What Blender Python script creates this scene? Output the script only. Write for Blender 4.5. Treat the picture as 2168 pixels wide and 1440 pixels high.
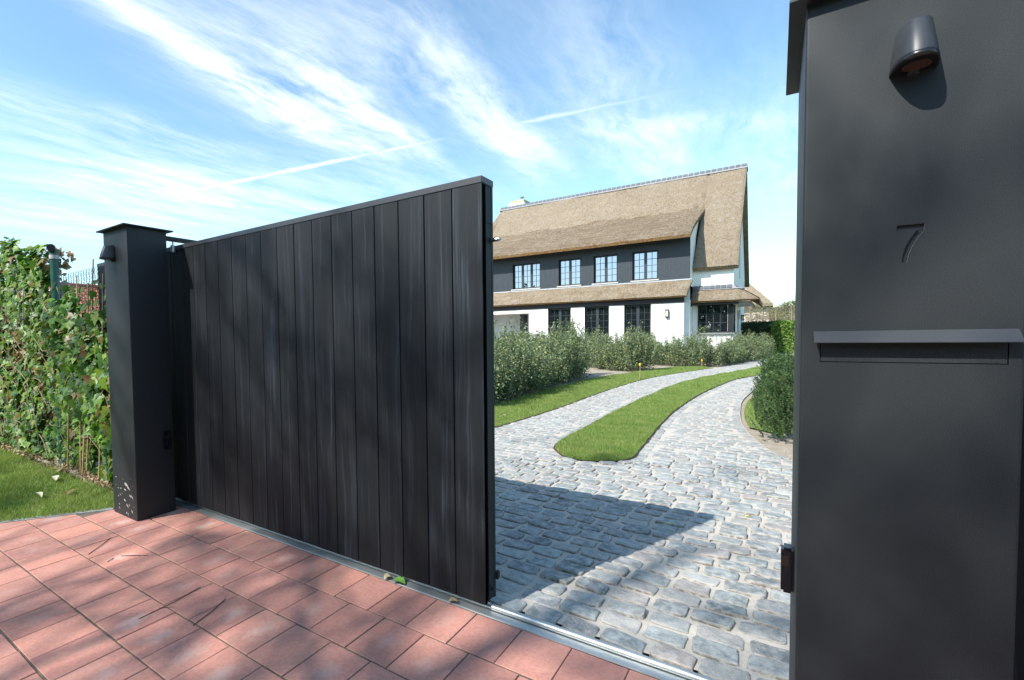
import bpy, bmesh, math, random
import numpy as np
from mathutils import Vector, Matrix, noise as mnoise
from mathutils.geometry import tessellate_polygon

random.seed(7)
RNG = np.random.default_rng(11)
for o in list(bpy.data.objects):
    bpy.data.objects.remove(o)
SC = bpy.context.scene
COL = SC.collection
R = math.radians

# ------------------------------------------------------------------ camera
CAM_YAW, CAM_PITCH, CAM_ROLL = .6347, -.0414, -.0152
CAM_POS = Vector((0, 0, 1.3))
fw = Vector((-math.sin(CAM_YAW) * math.cos(CAM_PITCH), math.cos(CAM_YAW) * math.cos(CAM_PITCH), math.sin(CAM_PITCH)))
rt = Vector((math.cos(CAM_YAW), math.sin(CAM_YAW), 0))
up = rt.cross(fw)
cr = math.cos(CAM_ROLL) * rt + math.sin(CAM_ROLL) * up
cu = -math.sin(CAM_ROLL) * rt + math.cos(CAM_ROLL) * up
cd = bpy.data.cameras.new('camera')
cam = bpy.data.objects.new('camera', cd)
COL.objects.link(cam)
m = Matrix((cr, cu, -fw)).transposed().to_4x4()
m.translation = CAM_POS
cam.matrix_world = m
cd.sensor_width = 36
cd.lens = 36 * 1046.99 / 2168
cd.shift_x = 210.81 / 2168
cd.shift_y = 35.05 / 2168
cd.clip_start = .05
cd.clip_end = 3000
SC.camera = cam

# ------------------------------------------------------------------ light
SUN_DIR = Vector((.26, .665, -.70)).normalized()       # the way the light travels
SUN_EL = math.asin(-SUN_DIR.z)
SUN_ROT = math.atan2(-SUN_DIR.x, -SUN_DIR.y)
SKY_STRENGTH = .15
sl = bpy.data.lights.new('sun', 'SUN')
sl.energy = 4.2
sl.angle = R(.53)
sl.color = (1, .955, .89)
so = bpy.data.objects.new('sun', sl)
COL.objects.link(so)
so.rotation_euler = SUN_DIR.to_track_quat('-Z', 'Y').to_euler()
SC.view_settings.view_transform = 'Standard'
SC.view_settings.look = 'None'
SC.view_settings.exposure = .85
SC.view_settings.gamma = 1
SC.view_settings.use_curve_mapping = False
SC.cycles.use_denoising = True
SC.cycles.denoiser = 'OPENIMAGEDENOISE'
SC.cycles.denoising_input_passes = 'RGB_ALBEDO_NORMAL'
SC.cycles.denoising_prefilter = 'ACCURATE'
SC.cycles.max_bounces = 6
SC.cycles.transparent_max_bounces = 8


class NT:
    """small helper to write node trees"""
    def __init__(s, tree):
        s.t = tree
        s.n = tree.nodes
        s.n.clear()

    def add(s, typ, ins=None, **kw):
        nd = s.n.new(typ)
        for k, v in kw.items():
            setattr(nd, k, v)
        for k, v in (ins or {}).items():
            s.set(nd.inputs[k], v)
        return nd

    def set(s, sock, v):
        if isinstance(v, bpy.types.NodeSocket):
            s.t.links.new(v, sock)
        elif isinstance(v, bpy.types.Node):
            s.t.links.new(v.outputs[0], sock)
        else:
            if sock.type == 'RGBA' and len(v) == 3:
                v = (*v, 1)
            sock.default_value = v

    def math(s, op, a, b=None, c=None, clamp=False):
        nd = s.add('ShaderNodeMath', operation=op, use_clamp=clamp)
        s.set(nd.inputs[0], a)
        if b is not None:
            s.set(nd.inputs[1], b)
        if c is not None:
            s.set(nd.inputs[2], c)
        return nd.outputs[0]

    def mix(s, f, a, b, blend='MIX'):
        nd = s.add('ShaderNodeMix', data_type='RGBA', blend_type=blend)
        s.set(nd.inputs[0], f)
        s.set(nd.inputs[6], a)
        s.set(nd.inputs[7], b)
        return nd.outputs[2]

    def noise(s, vec, scale, detail=4, rough=.55, dist=0):
        nd = s.add('ShaderNodeTexNoise', {'Scale': scale, 'Detail': detail, 'Roughness': rough, 'Distortion': dist})
        if vec is not None:
            s.set(nd.inputs['Vector'], vec)
        return nd.outputs['Fac']

    def ramp(s, f, stops, interp='LINEAR'):
        nd = s.add('ShaderNodeValToRGB')
        s.set(nd.inputs[0], f)
        cr_ = nd.color_ramp
        cr_.interpolation = interp
        while len(cr_.elements) < len(stops):
            cr_.elements.new(.5)
        for e, (p, c) in zip(cr_.elements, stops):
            e.position = p
            e.color = (*c, 1) if len(c) == 3 else c
        return nd.outputs[0]

    def mapping(s, vec, scale=(1, 1, 1), loc=(0, 0, 0), rot=(0, 0, 0)):
        nd = s.add('ShaderNodeMapping', {'Vector': vec, 'Scale': scale, 'Location': loc, 'Rotation': rot})
        return nd.outputs[0]

    def coord(s, which='Object'):
        return s.add('ShaderNodeTexCoord').outputs[which]

    def rand(s):
        return s.add('ShaderNodeObjectInfo').outputs['Random']

    def attr(s, name='rnd'):
        return s.add('ShaderNodeAttribute', attribute_name=name).outputs['Fac']

    def bump(s, h, strength=.3, dist=.01):
        return s.add('ShaderNodeBump', {'Height': h, 'Strength': strength, 'Distance': dist}).outputs[0]


# ---- world: physical sky with cirrus streaks and a contrail laid on a high plane
wd = bpy.data.worlds.new('World')
SC.world = wd
wd.use_nodes = True
w = NT(wd.node_tree)
dirv = w.coord('Generated')
sky = w.add('ShaderNodeTexSky', sky_type='NISHITA', sun_disc=False, sun_elevation=SUN_EL, sun_rotation=SUN_ROT,
            altitude=0, air_density=1.0, dust_density=.6, ozone_density=1.6)
sx = w.add('ShaderNodeSeparateXYZ', {0: dirv})
zc = w.math('MAXIMUM', sx.outputs[2], .03)
px_ = w.math('DIVIDE', sx.outputs[0], zc)
py_ = w.math('DIVIDE', sx.outputs[1], zc)
P = w.add('ShaderNodeCombineXYZ', {0: px_, 1: py_, 2: 0.0}).outputs[0]
warp = w.add('ShaderNodeTexNoise', {'Vector': P, 'Scale': 1.1, 'Detail': 3.0})
Pw = w.add('ShaderNodeVectorMath', {0: P, 1: w.add('ShaderNodeVectorMath', {0: warp.outputs['Color'], 1: (.5, .5, .5)}, operation='SUBTRACT').outputs[0]}, operation='ADD')
wp = w.add('ShaderNodeVectorMath', {0: w.add('ShaderNodeVectorMath', {0: warp.outputs['Color'], 1: (.5, .5, .5)}, operation='SUBTRACT').outputs[0], 'Scale': .35}, operation='SCALE').outputs[0]
Pw = w.add('ShaderNodeVectorMath', {0: P, 1: wp}, operation='ADD').outputs[0]
streak = w.noise(w.mapping(Pw, (3.2, .75, 1), rot=(0, 0, R(-7))), 1.4, 7, .62)
fine = w.noise(w.mapping(Pw, (9, 2.4, 1), rot=(0, 0, R(-12))), 1.6, 6, .7)
tex = w.math('ADD', w.math('MULTIPLY', streak, .65), w.math('MULTIPLY', fine, .35))


def blob(cx, cy, ang, wl, ws, amp):
    v = w.add('ShaderNodeVectorMath', {0: Pw, 1: (cx, cy, 0)}, operation='SUBTRACT').outputs[0]
    v = w.mapping(v, (1 / ws, 1 / wl, 1), rot=(0, 0, 0)) if ang == 0 else w.add('ShaderNodeMapping', {'Vector': v, 'Rotation': (0, 0, R(ang)), 'Scale': (1, 1, 1)}).outputs[0]
    if ang != 0:
        v = w.mapping(v, (1 / ws, 1 / wl, 1))
    d = w.add('ShaderNodeVectorMath', {0: v}, operation='LENGTH').outputs['Value']
    g = w.math('POWER', 2.718, w.math('MULTIPLY', w.math('POWER', d, 2.0), -1.0))
    return w.math('MULTIPLY', g, amp)


cl = None
for b in [(-1.74, 1.55, -8, .62, .15, 1.15), (-1.6, .85, -18, .5, .10, .7), (-1.52, 1.85, -6, .55, .10, 1.0), (-1.42, 1.25, -5, .45, .14, .55),
          (-1.13, 2.35, -7, .8, .10, .85), (-.98, 2.3, -4, .7, .07, .6), (-.62, 2.95, 0, .75, .22, .62), (-3.2, 1.75, -8, .8, .6, .8),
          (-4.6, 1.9, 0, 1.3, 1.1, .55), (-2.5, .95, 20, .8, .12, .42), (-1.15, 1.35, -8, .5, .22, .4), (-.55, 1.9, -5, .5, .2, .28),
          (-2.4, 2.9, 0, .9, .9, .35), (.3, 3.6, 0, 1.3, .7, .35), (-.2, 2.9, 60, .9, .12, .3)]:
    v = blob(*b)
    cl = v if cl is None else w.math('ADD', cl, v)
amb = w.math('MULTIPLY', w.math('SUBTRACT', w.noise(w.mapping(Pw, (1.0, .4, 1)), .9, 3), .54, clamp=True), .9)
cl = w.math('ADD', cl, amb)
dens = w.math('MULTIPLY', cl, w.math('MULTIPLY', w.math('SUBTRACT', tex, .36, clamp=True), 3.9), clamp=True)
# contrail
ln = w.math('SUBTRACT', py_, w.math('ADD', w.math('MULTIPLY', px_, .177), 2.41))
wob = w.math('MULTIPLY', w.math('SUBTRACT', w.noise(P, 9, 4), .5), .05)
ln = w.math('ABSOLUTE', w.math('ADD', ln, wob))
ct = w.math('SUBTRACT', 1.0, w.math('DIVIDE', ln, .045), clamp=True)
along = w.math('MULTIPLY', w.math('SMOOTH_MIN', w.math('ADD', px_, 4.1), 1.0, .3), w.math('MULTIPLY', w.math('SUBTRACT', -.1, px_), .9, clamp=True), clamp=True)
gapn = w.math('MULTIPLY', w.math('SUBTRACT', w.noise(w.mapping(P, (1.3, .2, 1)), 1.2, 2), .2, clamp=True), 3.0, clamp=True)
ct = w.math('MULTIPLY', w.math('MULTIPLY', ct, along), w.math('MULTIPLY', gapn, .95))
gp_ = w.math('SUBTRACT', w.math('MULTIPLY', w.math('ABSOLUTE', w.math('ADD', px_, 1.25)), 3.2), .25, clamp=True)
ct = w.math('MULTIPLY', ct, w.math('MULTIPLY', gp_, w.math('SUBTRACT', .62, w.math('MULTIPLY', px_, .3), clamp=True)))
dens = w.math('MAXIMUM', dens, ct)
# milky horizon
hz = w.math('POWER', w.math('SUBTRACT', 1.0, w.math('MULTIPLY', sx.outputs[2], 2.4), clamp=True), 2.0)
skyc = w.mix(1.0, sky.outputs[0], (.92, 1.10, 1.06), 'MULTIPLY')
skyc = w.mix(w.math('MULTIPLY', hz, .5), skyc, (3.2, 4.6, 5.5))
skyc = w.mix(w.math('MULTIPLY', dens, .9), skyc, (5.6, 5.9, 6.0))
bg = w.add('ShaderNodeBackground', {'Color': skyc, 'Strength': SKY_STRENGTH})
w.t.links.new(bg.outputs[0], w.add('ShaderNodeOutputWorld').inputs[0])


# ------------------------------------------------------------------ materials
def mat(name, fn):
    mt = bpy.data.materials.new(name)
    mt.use_nodes = True
    t = NT(mt.node_tree)
    out = t.add('ShaderNodeOutputMaterial')
    sh = fn(t)
    t.t.links.new(sh.outputs[0] if isinstance(sh, bpy.types.Node) else sh, out.inputs[0])
    return mt


def pr(t, col, rough=.6, bump=None, spec=.5, metal=0.0, **kw):
    ins = {'Base Color': col, 'Roughness': rough, 'Metallic': metal, 'Specular IOR Level': spec}
    ins.update(kw)
    nd = t.add('ShaderNodeBsdfPrincipled', ins)
    if bump is not None:
        t.set(nd.inputs['Normal'], bump)
    return nd


def flat(name, col, rough=.6, var=.25, scale=12, bs=.15, bd=.004, metal=0.0, spec=.5):
    def f(t):
        o = t.coord()
        n = t.noise(o, scale, 5, .6)
        c2 = tuple(c * (1 - var) for c in col)
        c3 = tuple(min(1, c * (1 + var)) for c in col)
        c = t.ramp(n, [(.3, c2), (.7, c3)])
        return pr(t, c, rough, t.bump(t.noise(o, scale * 6, 4), bs, bd), spec, metal)
    return mat(name, f)


def m_powder(t):
    o = t.coord()
    n = t.noise(o, 620, 3, .7)
    big = t.noise(o, 3, 4, .6)
    c = t.mix(t.ramp(n, [(.46, (0, 0, 0)), (.68, (1, 1, 1))]), (.0045, .0058, .0068), (.036, .043, .049))
    c = t.mix(t.math('MULTIPLY', big, .35), c, (.009, .0112, .0126))
    dust = t.ramp(t.noise(o, 220, 2, .6), [(.74, (0, 0, 0)), (.78, (1, 1, 1))])
    c = t.mix(t.math('MULTIPLY', dust, .10), c, (.35, .35, .33))
    return pr(t, c, t.ramp(big, [(.3, (.54, .54, .54)), (.7, (.62, .62, .62))]), t.bump(n, .22, .0007), .50, 0.0, **{'Specular Tint': (.94, .98, 1.0, 1)})


def m_plank(t):
    o = t.coord()
    r = t.rand()
    off = t.add('ShaderNodeCombineXYZ', {0: t.math('MULTIPLY', r, 37.0), 1: t.math('MULTIPLY', r, 11.0), 2: t.math('MULTIPLY', r, 23.0)}).outputs[0]
    v = t.add('ShaderNodeVectorMath', {0: o, 1: off}, operation='ADD').outputs[0]
    kn = t.noise(t.mapping(v, (7, 7, 1.6)), 1.0, 3, .55)
    vv = t.add('ShaderNodeVectorMath', {0: v, 1: t.add('ShaderNodeCombineXYZ', {0: t.math('MULTIPLY', t.math('SUBTRACT', kn, .5), .05), 1: 0.0, 2: 0.0}).outputs[0]}, operation='ADD').outputs[0]
    g = t.noise(t.mapping(vv, (26, 26, .8)), 1.0, 5, .6, .8)
    g2 = t.noise(t.mapping(vv, (85, 85, 1.0)), 1.0, 5, .75)
    rings = t.add('ShaderNodeTexWave', {'Vector': t.mapping(vv, (9, 9, .8)), 'Scale': 1.6, 'Distortion': 7.0, 'Detail': 3.0, 'Detail Scale': 1.0}, wave_type='RINGS').outputs['Fac']
    flame = t.ramp(t.math('FRACT', t.math('MULTIPLY', r, 13.7)), [(.6, (.015, .015, .015)), (.9, (.11, .11, .11))])
    f = t.math('ADD', t.math('MULTIPLY', g, .48), t.math('MULTIPLY', g2, .52))
    f = t.math('ADD', f, t.math('MULTIPLY', t.math('SUBTRACT', rings, .5), flame))
    c = t.ramp(f, [(.38, (.0015, .0017, .002)), (.52, (.0045, .0052, .006)), (.61, (.019, .022, .025)), (.72, (.070, .079, .087))])
    c = t.mix(1.0, c, t.mix(r, (.55, .64, .74), (.98, 1.08, 1.2)), 'MULTIPLY')
    return pr(t, c, t.ramp(g2, [(.3, (.58, .58, .58)), (.7, (.70, .70, .70))]), t.bump(f, .75, .003), .40, 0.0, **{'Specular Tint': (.84, .92, 1.0, 1)})


def m_paver(t):
    o = t.coord('Generated')
    ob = t.coord('Object')
    r = t.rand()
    r2 = t.math('FRACT', t.math('MULTIPLY', r, 17.3))
    r3 = t.math('FRACT', t.math('MULTIPLY', r, 91.7))
    off = t.add('ShaderNodeCombineXYZ', {0: t.math('MULTIPLY', r, 50.0), 1: t.math('MULTIPLY', r, 31.0), 2: 0.0}).outputs[0]
    v = t.add('ShaderNodeVectorMath', {0: ob, 1: off}, operation='ADD').outputs[0]
    n = t.noise(v, 9, 4, .6)
    n2 = t.noise(v, 60, 4, .65)
    sp = t.noise(v, 420, 2, .6)
    c = t.mix(n, (.40, .175, .132), (.53, .26, .205))
    c = t.mix(t.math('MULTIPLY', t.ramp(n2, [(.4, (0, 0, 0)), (.65, (1, 1, 1))]), .45), c, (.27, .135, .105))
    # grey brown firing streak, lengthways
    stv = t.noise(t.mapping(v, (14, 3, 1)), 1.0, 3, .55)
    st = t.math('MULTIPLY', t.ramp(stv, [(.50, (0, 0, 0)), (.72, (1, 1, 1))]), t.math('MULTIPLY', r2, .75))
    c = t.mix(st, c, (.27, .19, .145))
    c = t.mix(1.0, c, t.ramp(t.math('FRACT', t.math('MULTIPLY', r, 57.9)), [(0, (.90, .88, .90)), (.5, (1.04, 1.05, 1.07)), (1, (1.2, 1.16, 1.12))]), 'MULTIPLY')
    # lime bloom in the middle of many stones
    s = t.add('ShaderNodeSeparateXYZ', {0: o})
    dx = t.math('DIVIDE', t.math('SUBTRACT', s.outputs[0], t.math('ADD', .4, t.math('MULTIPLY', r3, .22))), .27)
    dy = t.math('DIVIDE', t.math('SUBTRACT', s.outputs[1], t.math('ADD', .4, t.math('MULTIPLY', r2, .2))), .36)
    d = t.math('SQRT', t.math('ADD', t.math('POWER', dx, 2.0), t.math('POWER', dy, 2.0)))
    d = t.math('ADD', d, t.math('MULTIPLY', t.math('SUBTRACT', t.noise(v, 13, 6, .7), .5), 2.4))
    bl = t.math('MULTIPLY', t.ramp(d, [(.15, (1, 1, 1)), (1.15, (0, 0, 0))]), t.math('MULTIPLY', t.math('POWER', r3, 2.4), .55))
    c = t.mix(bl, c, (.66, .49, .42))
    c = t.mix(t.math('MULTIPLY', t.ramp(sp, [(.70, (0, 0, 0)), (.76, (1, 1, 1))]), .35), c, (.62, .55, .5))
    c = t.mix(t.math('MULTIPLY', t.ramp(sp, [(.26, (1, 1, 1)), (.31, (0, 0, 0))]), .4), c, (.13, .07, .05))
    return pr(t, c, .82, t.bump(t.math('ADD', n2, t.math('MULTIPLY', sp, .6)), .22, .0025), .3)


def m_cobble(t):
    ob = t.coord('Object')
    r = t.attr('rnd')
    rr = t.math('FRACT', t.math('ADD', t.math('MULTIPLY', t.rand(), 7.77), r))
    r2 = t.math('FRACT', t.math('MULTIPLY', rr, 23.1))
    off = t.add('ShaderNodeCombineXYZ', {0: t.math('MULTIPLY', rr, 50.0), 1: t.math('MULTIPLY', rr, 31.0), 2: 0.0}).outputs[0]
    v = t.add('ShaderNodeVectorMath', {0: ob, 1: off}, operation='ADD').outputs[0]
    n = t.noise(v, 22, 5, .65)
    sp = t.noise(v, 130, 4, .7)
    c = t.ramp(rr, [(0, (.105, .122, .125)), (.2, (.18, .205, .20)), (.42, (.155, .17, .178)), (.58, (.25, .275, .262)), (.74, (.255, .225, .205)), (.9, (.205, .235, .225)), (1, (.35, .335, .305))])
    c = t.mix(t.ramp(n, [(.38, (0, 0, 0)), (.66, (.85, .85, .85))]), c, t.mix(r2, (.44, .475, .455), (.40, .37, .345)))
    c = t.mix(t.math('MULTIPLY', t.ramp(sp, [(.3, (1, 1, 1)), (.5, (0, 0, 0))]), .35), c, (.10, .11, .12))
    c = t.mix(t.math('MULTIPLY', t.ramp(sp, [(.56, (0, 0, 0)), (.7, (1, 1, 1))]), .45), c, (.55, .55, .53))
    # sand dust creeping in from the rim
    g = t.attr('rim')
    c = t.mix(t.math('MULTIPLY', t.math('MULTIPLY', g, t.ramp(t.noise(v, 40, 4), [(.35, (0, 0, 0)), (.6, (1, 1, 1))])), .55), c, (.55, .50, .43))
    edge = t.ramp(g, [(.62, (0, 0, 0)), (1.0, (1, 1, 1))])
    c = t.mix(t.math('MULTIPLY', edge, t.math('MULTIPLY', t.ramp(t.noise(v, 28, 3), [(.42, (0, 0, 0)), (.55, (1, 1, 1))]), .8)), c, (.10, .085, .065))
    return pr(t, c, .72, t.bump(t.math('ADD', n, t.math('MULTIPLY', sp, .7)), .6, .005), .35)


def m_sand(t):
    o = t.coord()
    n = t.noise(o, 5, 5, .6)
    g = t.noise(o, 300, 3, .7)
    c = t.mix(n, (.42, .385, .335), (.56, .525, .47))
    c = t.mix(t.math('MULTIPLY', t.ramp(t.noise(o, 60, 4), [(.55, (0, 0, 0)), (.72, (1, 1, 1))]), .35), c, (.24, .20, .15))
    c = t.mix(t.math('MULTIPLY', g, .3), c, (.36, .31, .25))
    return pr(t, c, .95, t.bump(t.math('ADD', g, t.math('MULTIPLY', t.noise(o, 50, 4), 2.0)), .5, .006), .15)


def m_joint(t):
    o = t.coord()
    g = t.noise(o, 350, 3, .7)
    c = t.mix(t.ramp(g, [(.4, (0, 0, 0)), (.62, (1, 1, 1))]), (.075, .058, .044), (.25, .20, .15))
    return pr(t, c, .95, t.bump(g, .8, .004), .15)


def m_thatch(base_a, base_b, base_c):
    def f(t):
        o = t.coord()
        big = t.noise(o, 1.25, 6, .68, .8)
        mid = t.noise(t.mapping(o, (3.2, 1.6, 1.6)), 2.3, 5, .7, .4)
        fin = t.noise(t.mapping(o, (22, 8, 8)), 1.6, 5, .82)
        lay = t.noise(t.mapping(o, (.5, 2.6, 2.6)), 1.5, 5, .65, .5)
        c = t.mix(t.ramp(big, [(.35, (0, 0, 0)), (.68, (1, 1, 1))]), base_a, base_b)
        c = t.mix(t.math('MULTIPLY', t.ramp(lay, [(.44, (0, 0, 0)), (.62, (1, 1, 1))]), .8), c, base_c)
        c = t.mix(t.ramp(fin, [(.30, (1, 1, 1)), (.56, (0, 0, 0))]), c, tuple(x * .33 for x in base_a))
        c = t.mix(t.math('MULTIPLY', t.ramp(fin, [(.5, (0, 0, 0)), (.72, (1, 1, 1))]), .55), c, (.60, .50, .37))
        c = t.mix(t.math('MULTIPLY', t.ramp(mid, [(.48, (0, 0, 0)), (.66, (1, 1, 1))]), .5), c, (.40, .36, .31))
        h = t.math('ADD', t.math('MULTIPLY', fin, 1.0), t.math('MULTIPLY', mid, .8))
        return pr(t, c, .95, t.bump(h, 1.0, .09), .1)
    return f


def m_leaf(stops, rough=.38, trans=.25, spec=.5, ttint=(1.1, 1.25, .4)):
    def f(t):
        r = t.attr('rnd')
        rr = t.math('FRACT', t.math('ADD', t.rand(), r))
        o = t.coord()
        c = t.ramp(rr, stops)
        c = t.mix(t.math('MULTIPLY', t.noise(o, 40, 3), .25), c, tuple(x * .6 for x in stops[0][1]))
        b = pr(t, c, rough, None, spec)
        tr = t.add('ShaderNodeBsdfTranslucent', {'Color': t.mix(1.0, c, ttint, 'MULTIPLY')})
        return t.add('ShaderNodeMixShader', {0: trans, 1: b.outputs[0], 2: tr.outputs[0]})
    return f


def m_grass(t):
    r = t.attr('rnd')
    o = t.coord()
    n = t.noise(o, 2.2, 4, .6)
    c = t.ramp(r, [(0, (.13, .215, .04)), (.5, (.215, .325, .075)), (.85, (.29, .385, .12)), (1, (.40, .38, .19))])
    c = t.mix(t.math('MULTIPLY', t.ramp(n, [(.4, (0, 0, 0)), (.7, (1, 1, 1))]), .4), c, (.27, .34, .11))
    c = t.mix(t.math('MULTIPLY', t.ramp(t.noise(o, 5.5, 5, .65), [(.48, (0, 0, 0)), (.66, (1, 1, 1))]), .55), c, (.36, .37, .15))
    c = t.mix(t.math('MULTIPLY', t.ramp(t.noise(o, 3.1, 4, .6), [(.50, (0, 0, 0)), (.68, (1, 1, 1))]), .5), c, (.11, .20, .04))
    b = pr(t, c, .5, None, .35)
    tr = t.add('ShaderNodeBsdfTranslucent', {'Color': t.mix(1.0, c, (1.3, 1.3, .5), 'MULTIPLY')})
    return t.add('ShaderNodeMixShader', {0: .35, 1: b.outputs[0], 2: tr.outputs[0]})


def m_lawn_soil(t):
    o = t.coord()
    c = t.mix(t.noise(o, 6, 5), (.12, .17, .045), (.18, .22, .07))
    return pr(t, c, .95, t.bump(t.noise(o, 80, 4), .8, .01), .1)


def m_ground(t):
    o = t.coord()
    c = t.mix(t.noise(o, .12, 5), (.055, .085, .025), (.115, .13, .05))
    c = t.mix(t.math('MULTIPLY', t.noise(o, 3, 4), .5), c, (.09, .085, .05))
    return pr(t, c, .95, t.bump(t.noise(o, 9, 5), .6, .05), .1)


def m_soil(t):
    o = t.coord()
    n = t.noise(o, 5, 6, .65)
    c = t.mix(n, (.26, .215, .165), (.50, .445, .36))
    c = t.mix(t.math('MULTIPLY', t.ramp(t.noise(o, 26, 4), [(.55, (0, 0, 0)), (.7, (1, 1, 1))]), .5), c, (.16, .125, .09))
    return pr(t, c, .95, t.bump(t.math('ADD', n, t.noise(o, 40, 4)), .9, .03), .1)


def m_glass(glossy, tint=(.012, .016, .019)):
    def f(t):
        o = t.coord()
        n = t.noise(o, 1.3, 2)
        dk = t.add('ShaderNodeBsdfDiffuse', {'Color': tint})
        gl = t.add('ShaderNodeBsdfGlossy', {'Color': (.84, .86, 1.0), 'Roughness': .0, 'Normal': t.bump(n, .12, .012)})
        return t.add('ShaderNodeMixShader', {0: glossy, 1: dk.outputs[0], 2: gl.outputs[0]})
    return f


def m_plaster(t):
    o = t.coord()
    n = t.noise(o, 1.6, 5, .6)
    c = t.mix(n, (.79, .79, .77), (.86, .855, .83))
    return pr(t, c, .85, t.bump(t.noise(o, 90, 4), .3, .006), .2)


def m_steel(t):
    o = t.coord()
    n = t.noise(t.mapping(o, (3, 40, 40)), 1.5, 4, .6)
    sp = t.add('ShaderNodeTexVoronoi', {'Vector': o, 'Scale': 70.0}).outputs['Distance']
    c = t.mix(n, (.40, .43, .43), (.58, .60, .59))
    c = t.mix(t.math('MULTIPLY', sp, .35), c, (.33, .36, .37))
    return pr(t, c, t.ramp(n, [(.3, (.34, .34, .34)), (.7, (.5, .5, .5))]), t.bump(n, .15, .001), .5, .75)


def m_pantile(t):
    o = t.coord()
    r = t.attr('rnd')
    c = t.ramp(r, [(0, (.30, .085, .035)), (.5, (.44, .14, .06)), (1, (.52, .21, .10))])
    c = t.mix(t.math('MULTIPLY', t.noise(o, 5, 4), .4), c, (.25, .10, .06))
    return pr(t, c, .8, None, .2)


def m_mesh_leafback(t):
    return pr(t, (.05, .048, .026), .9)


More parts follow.
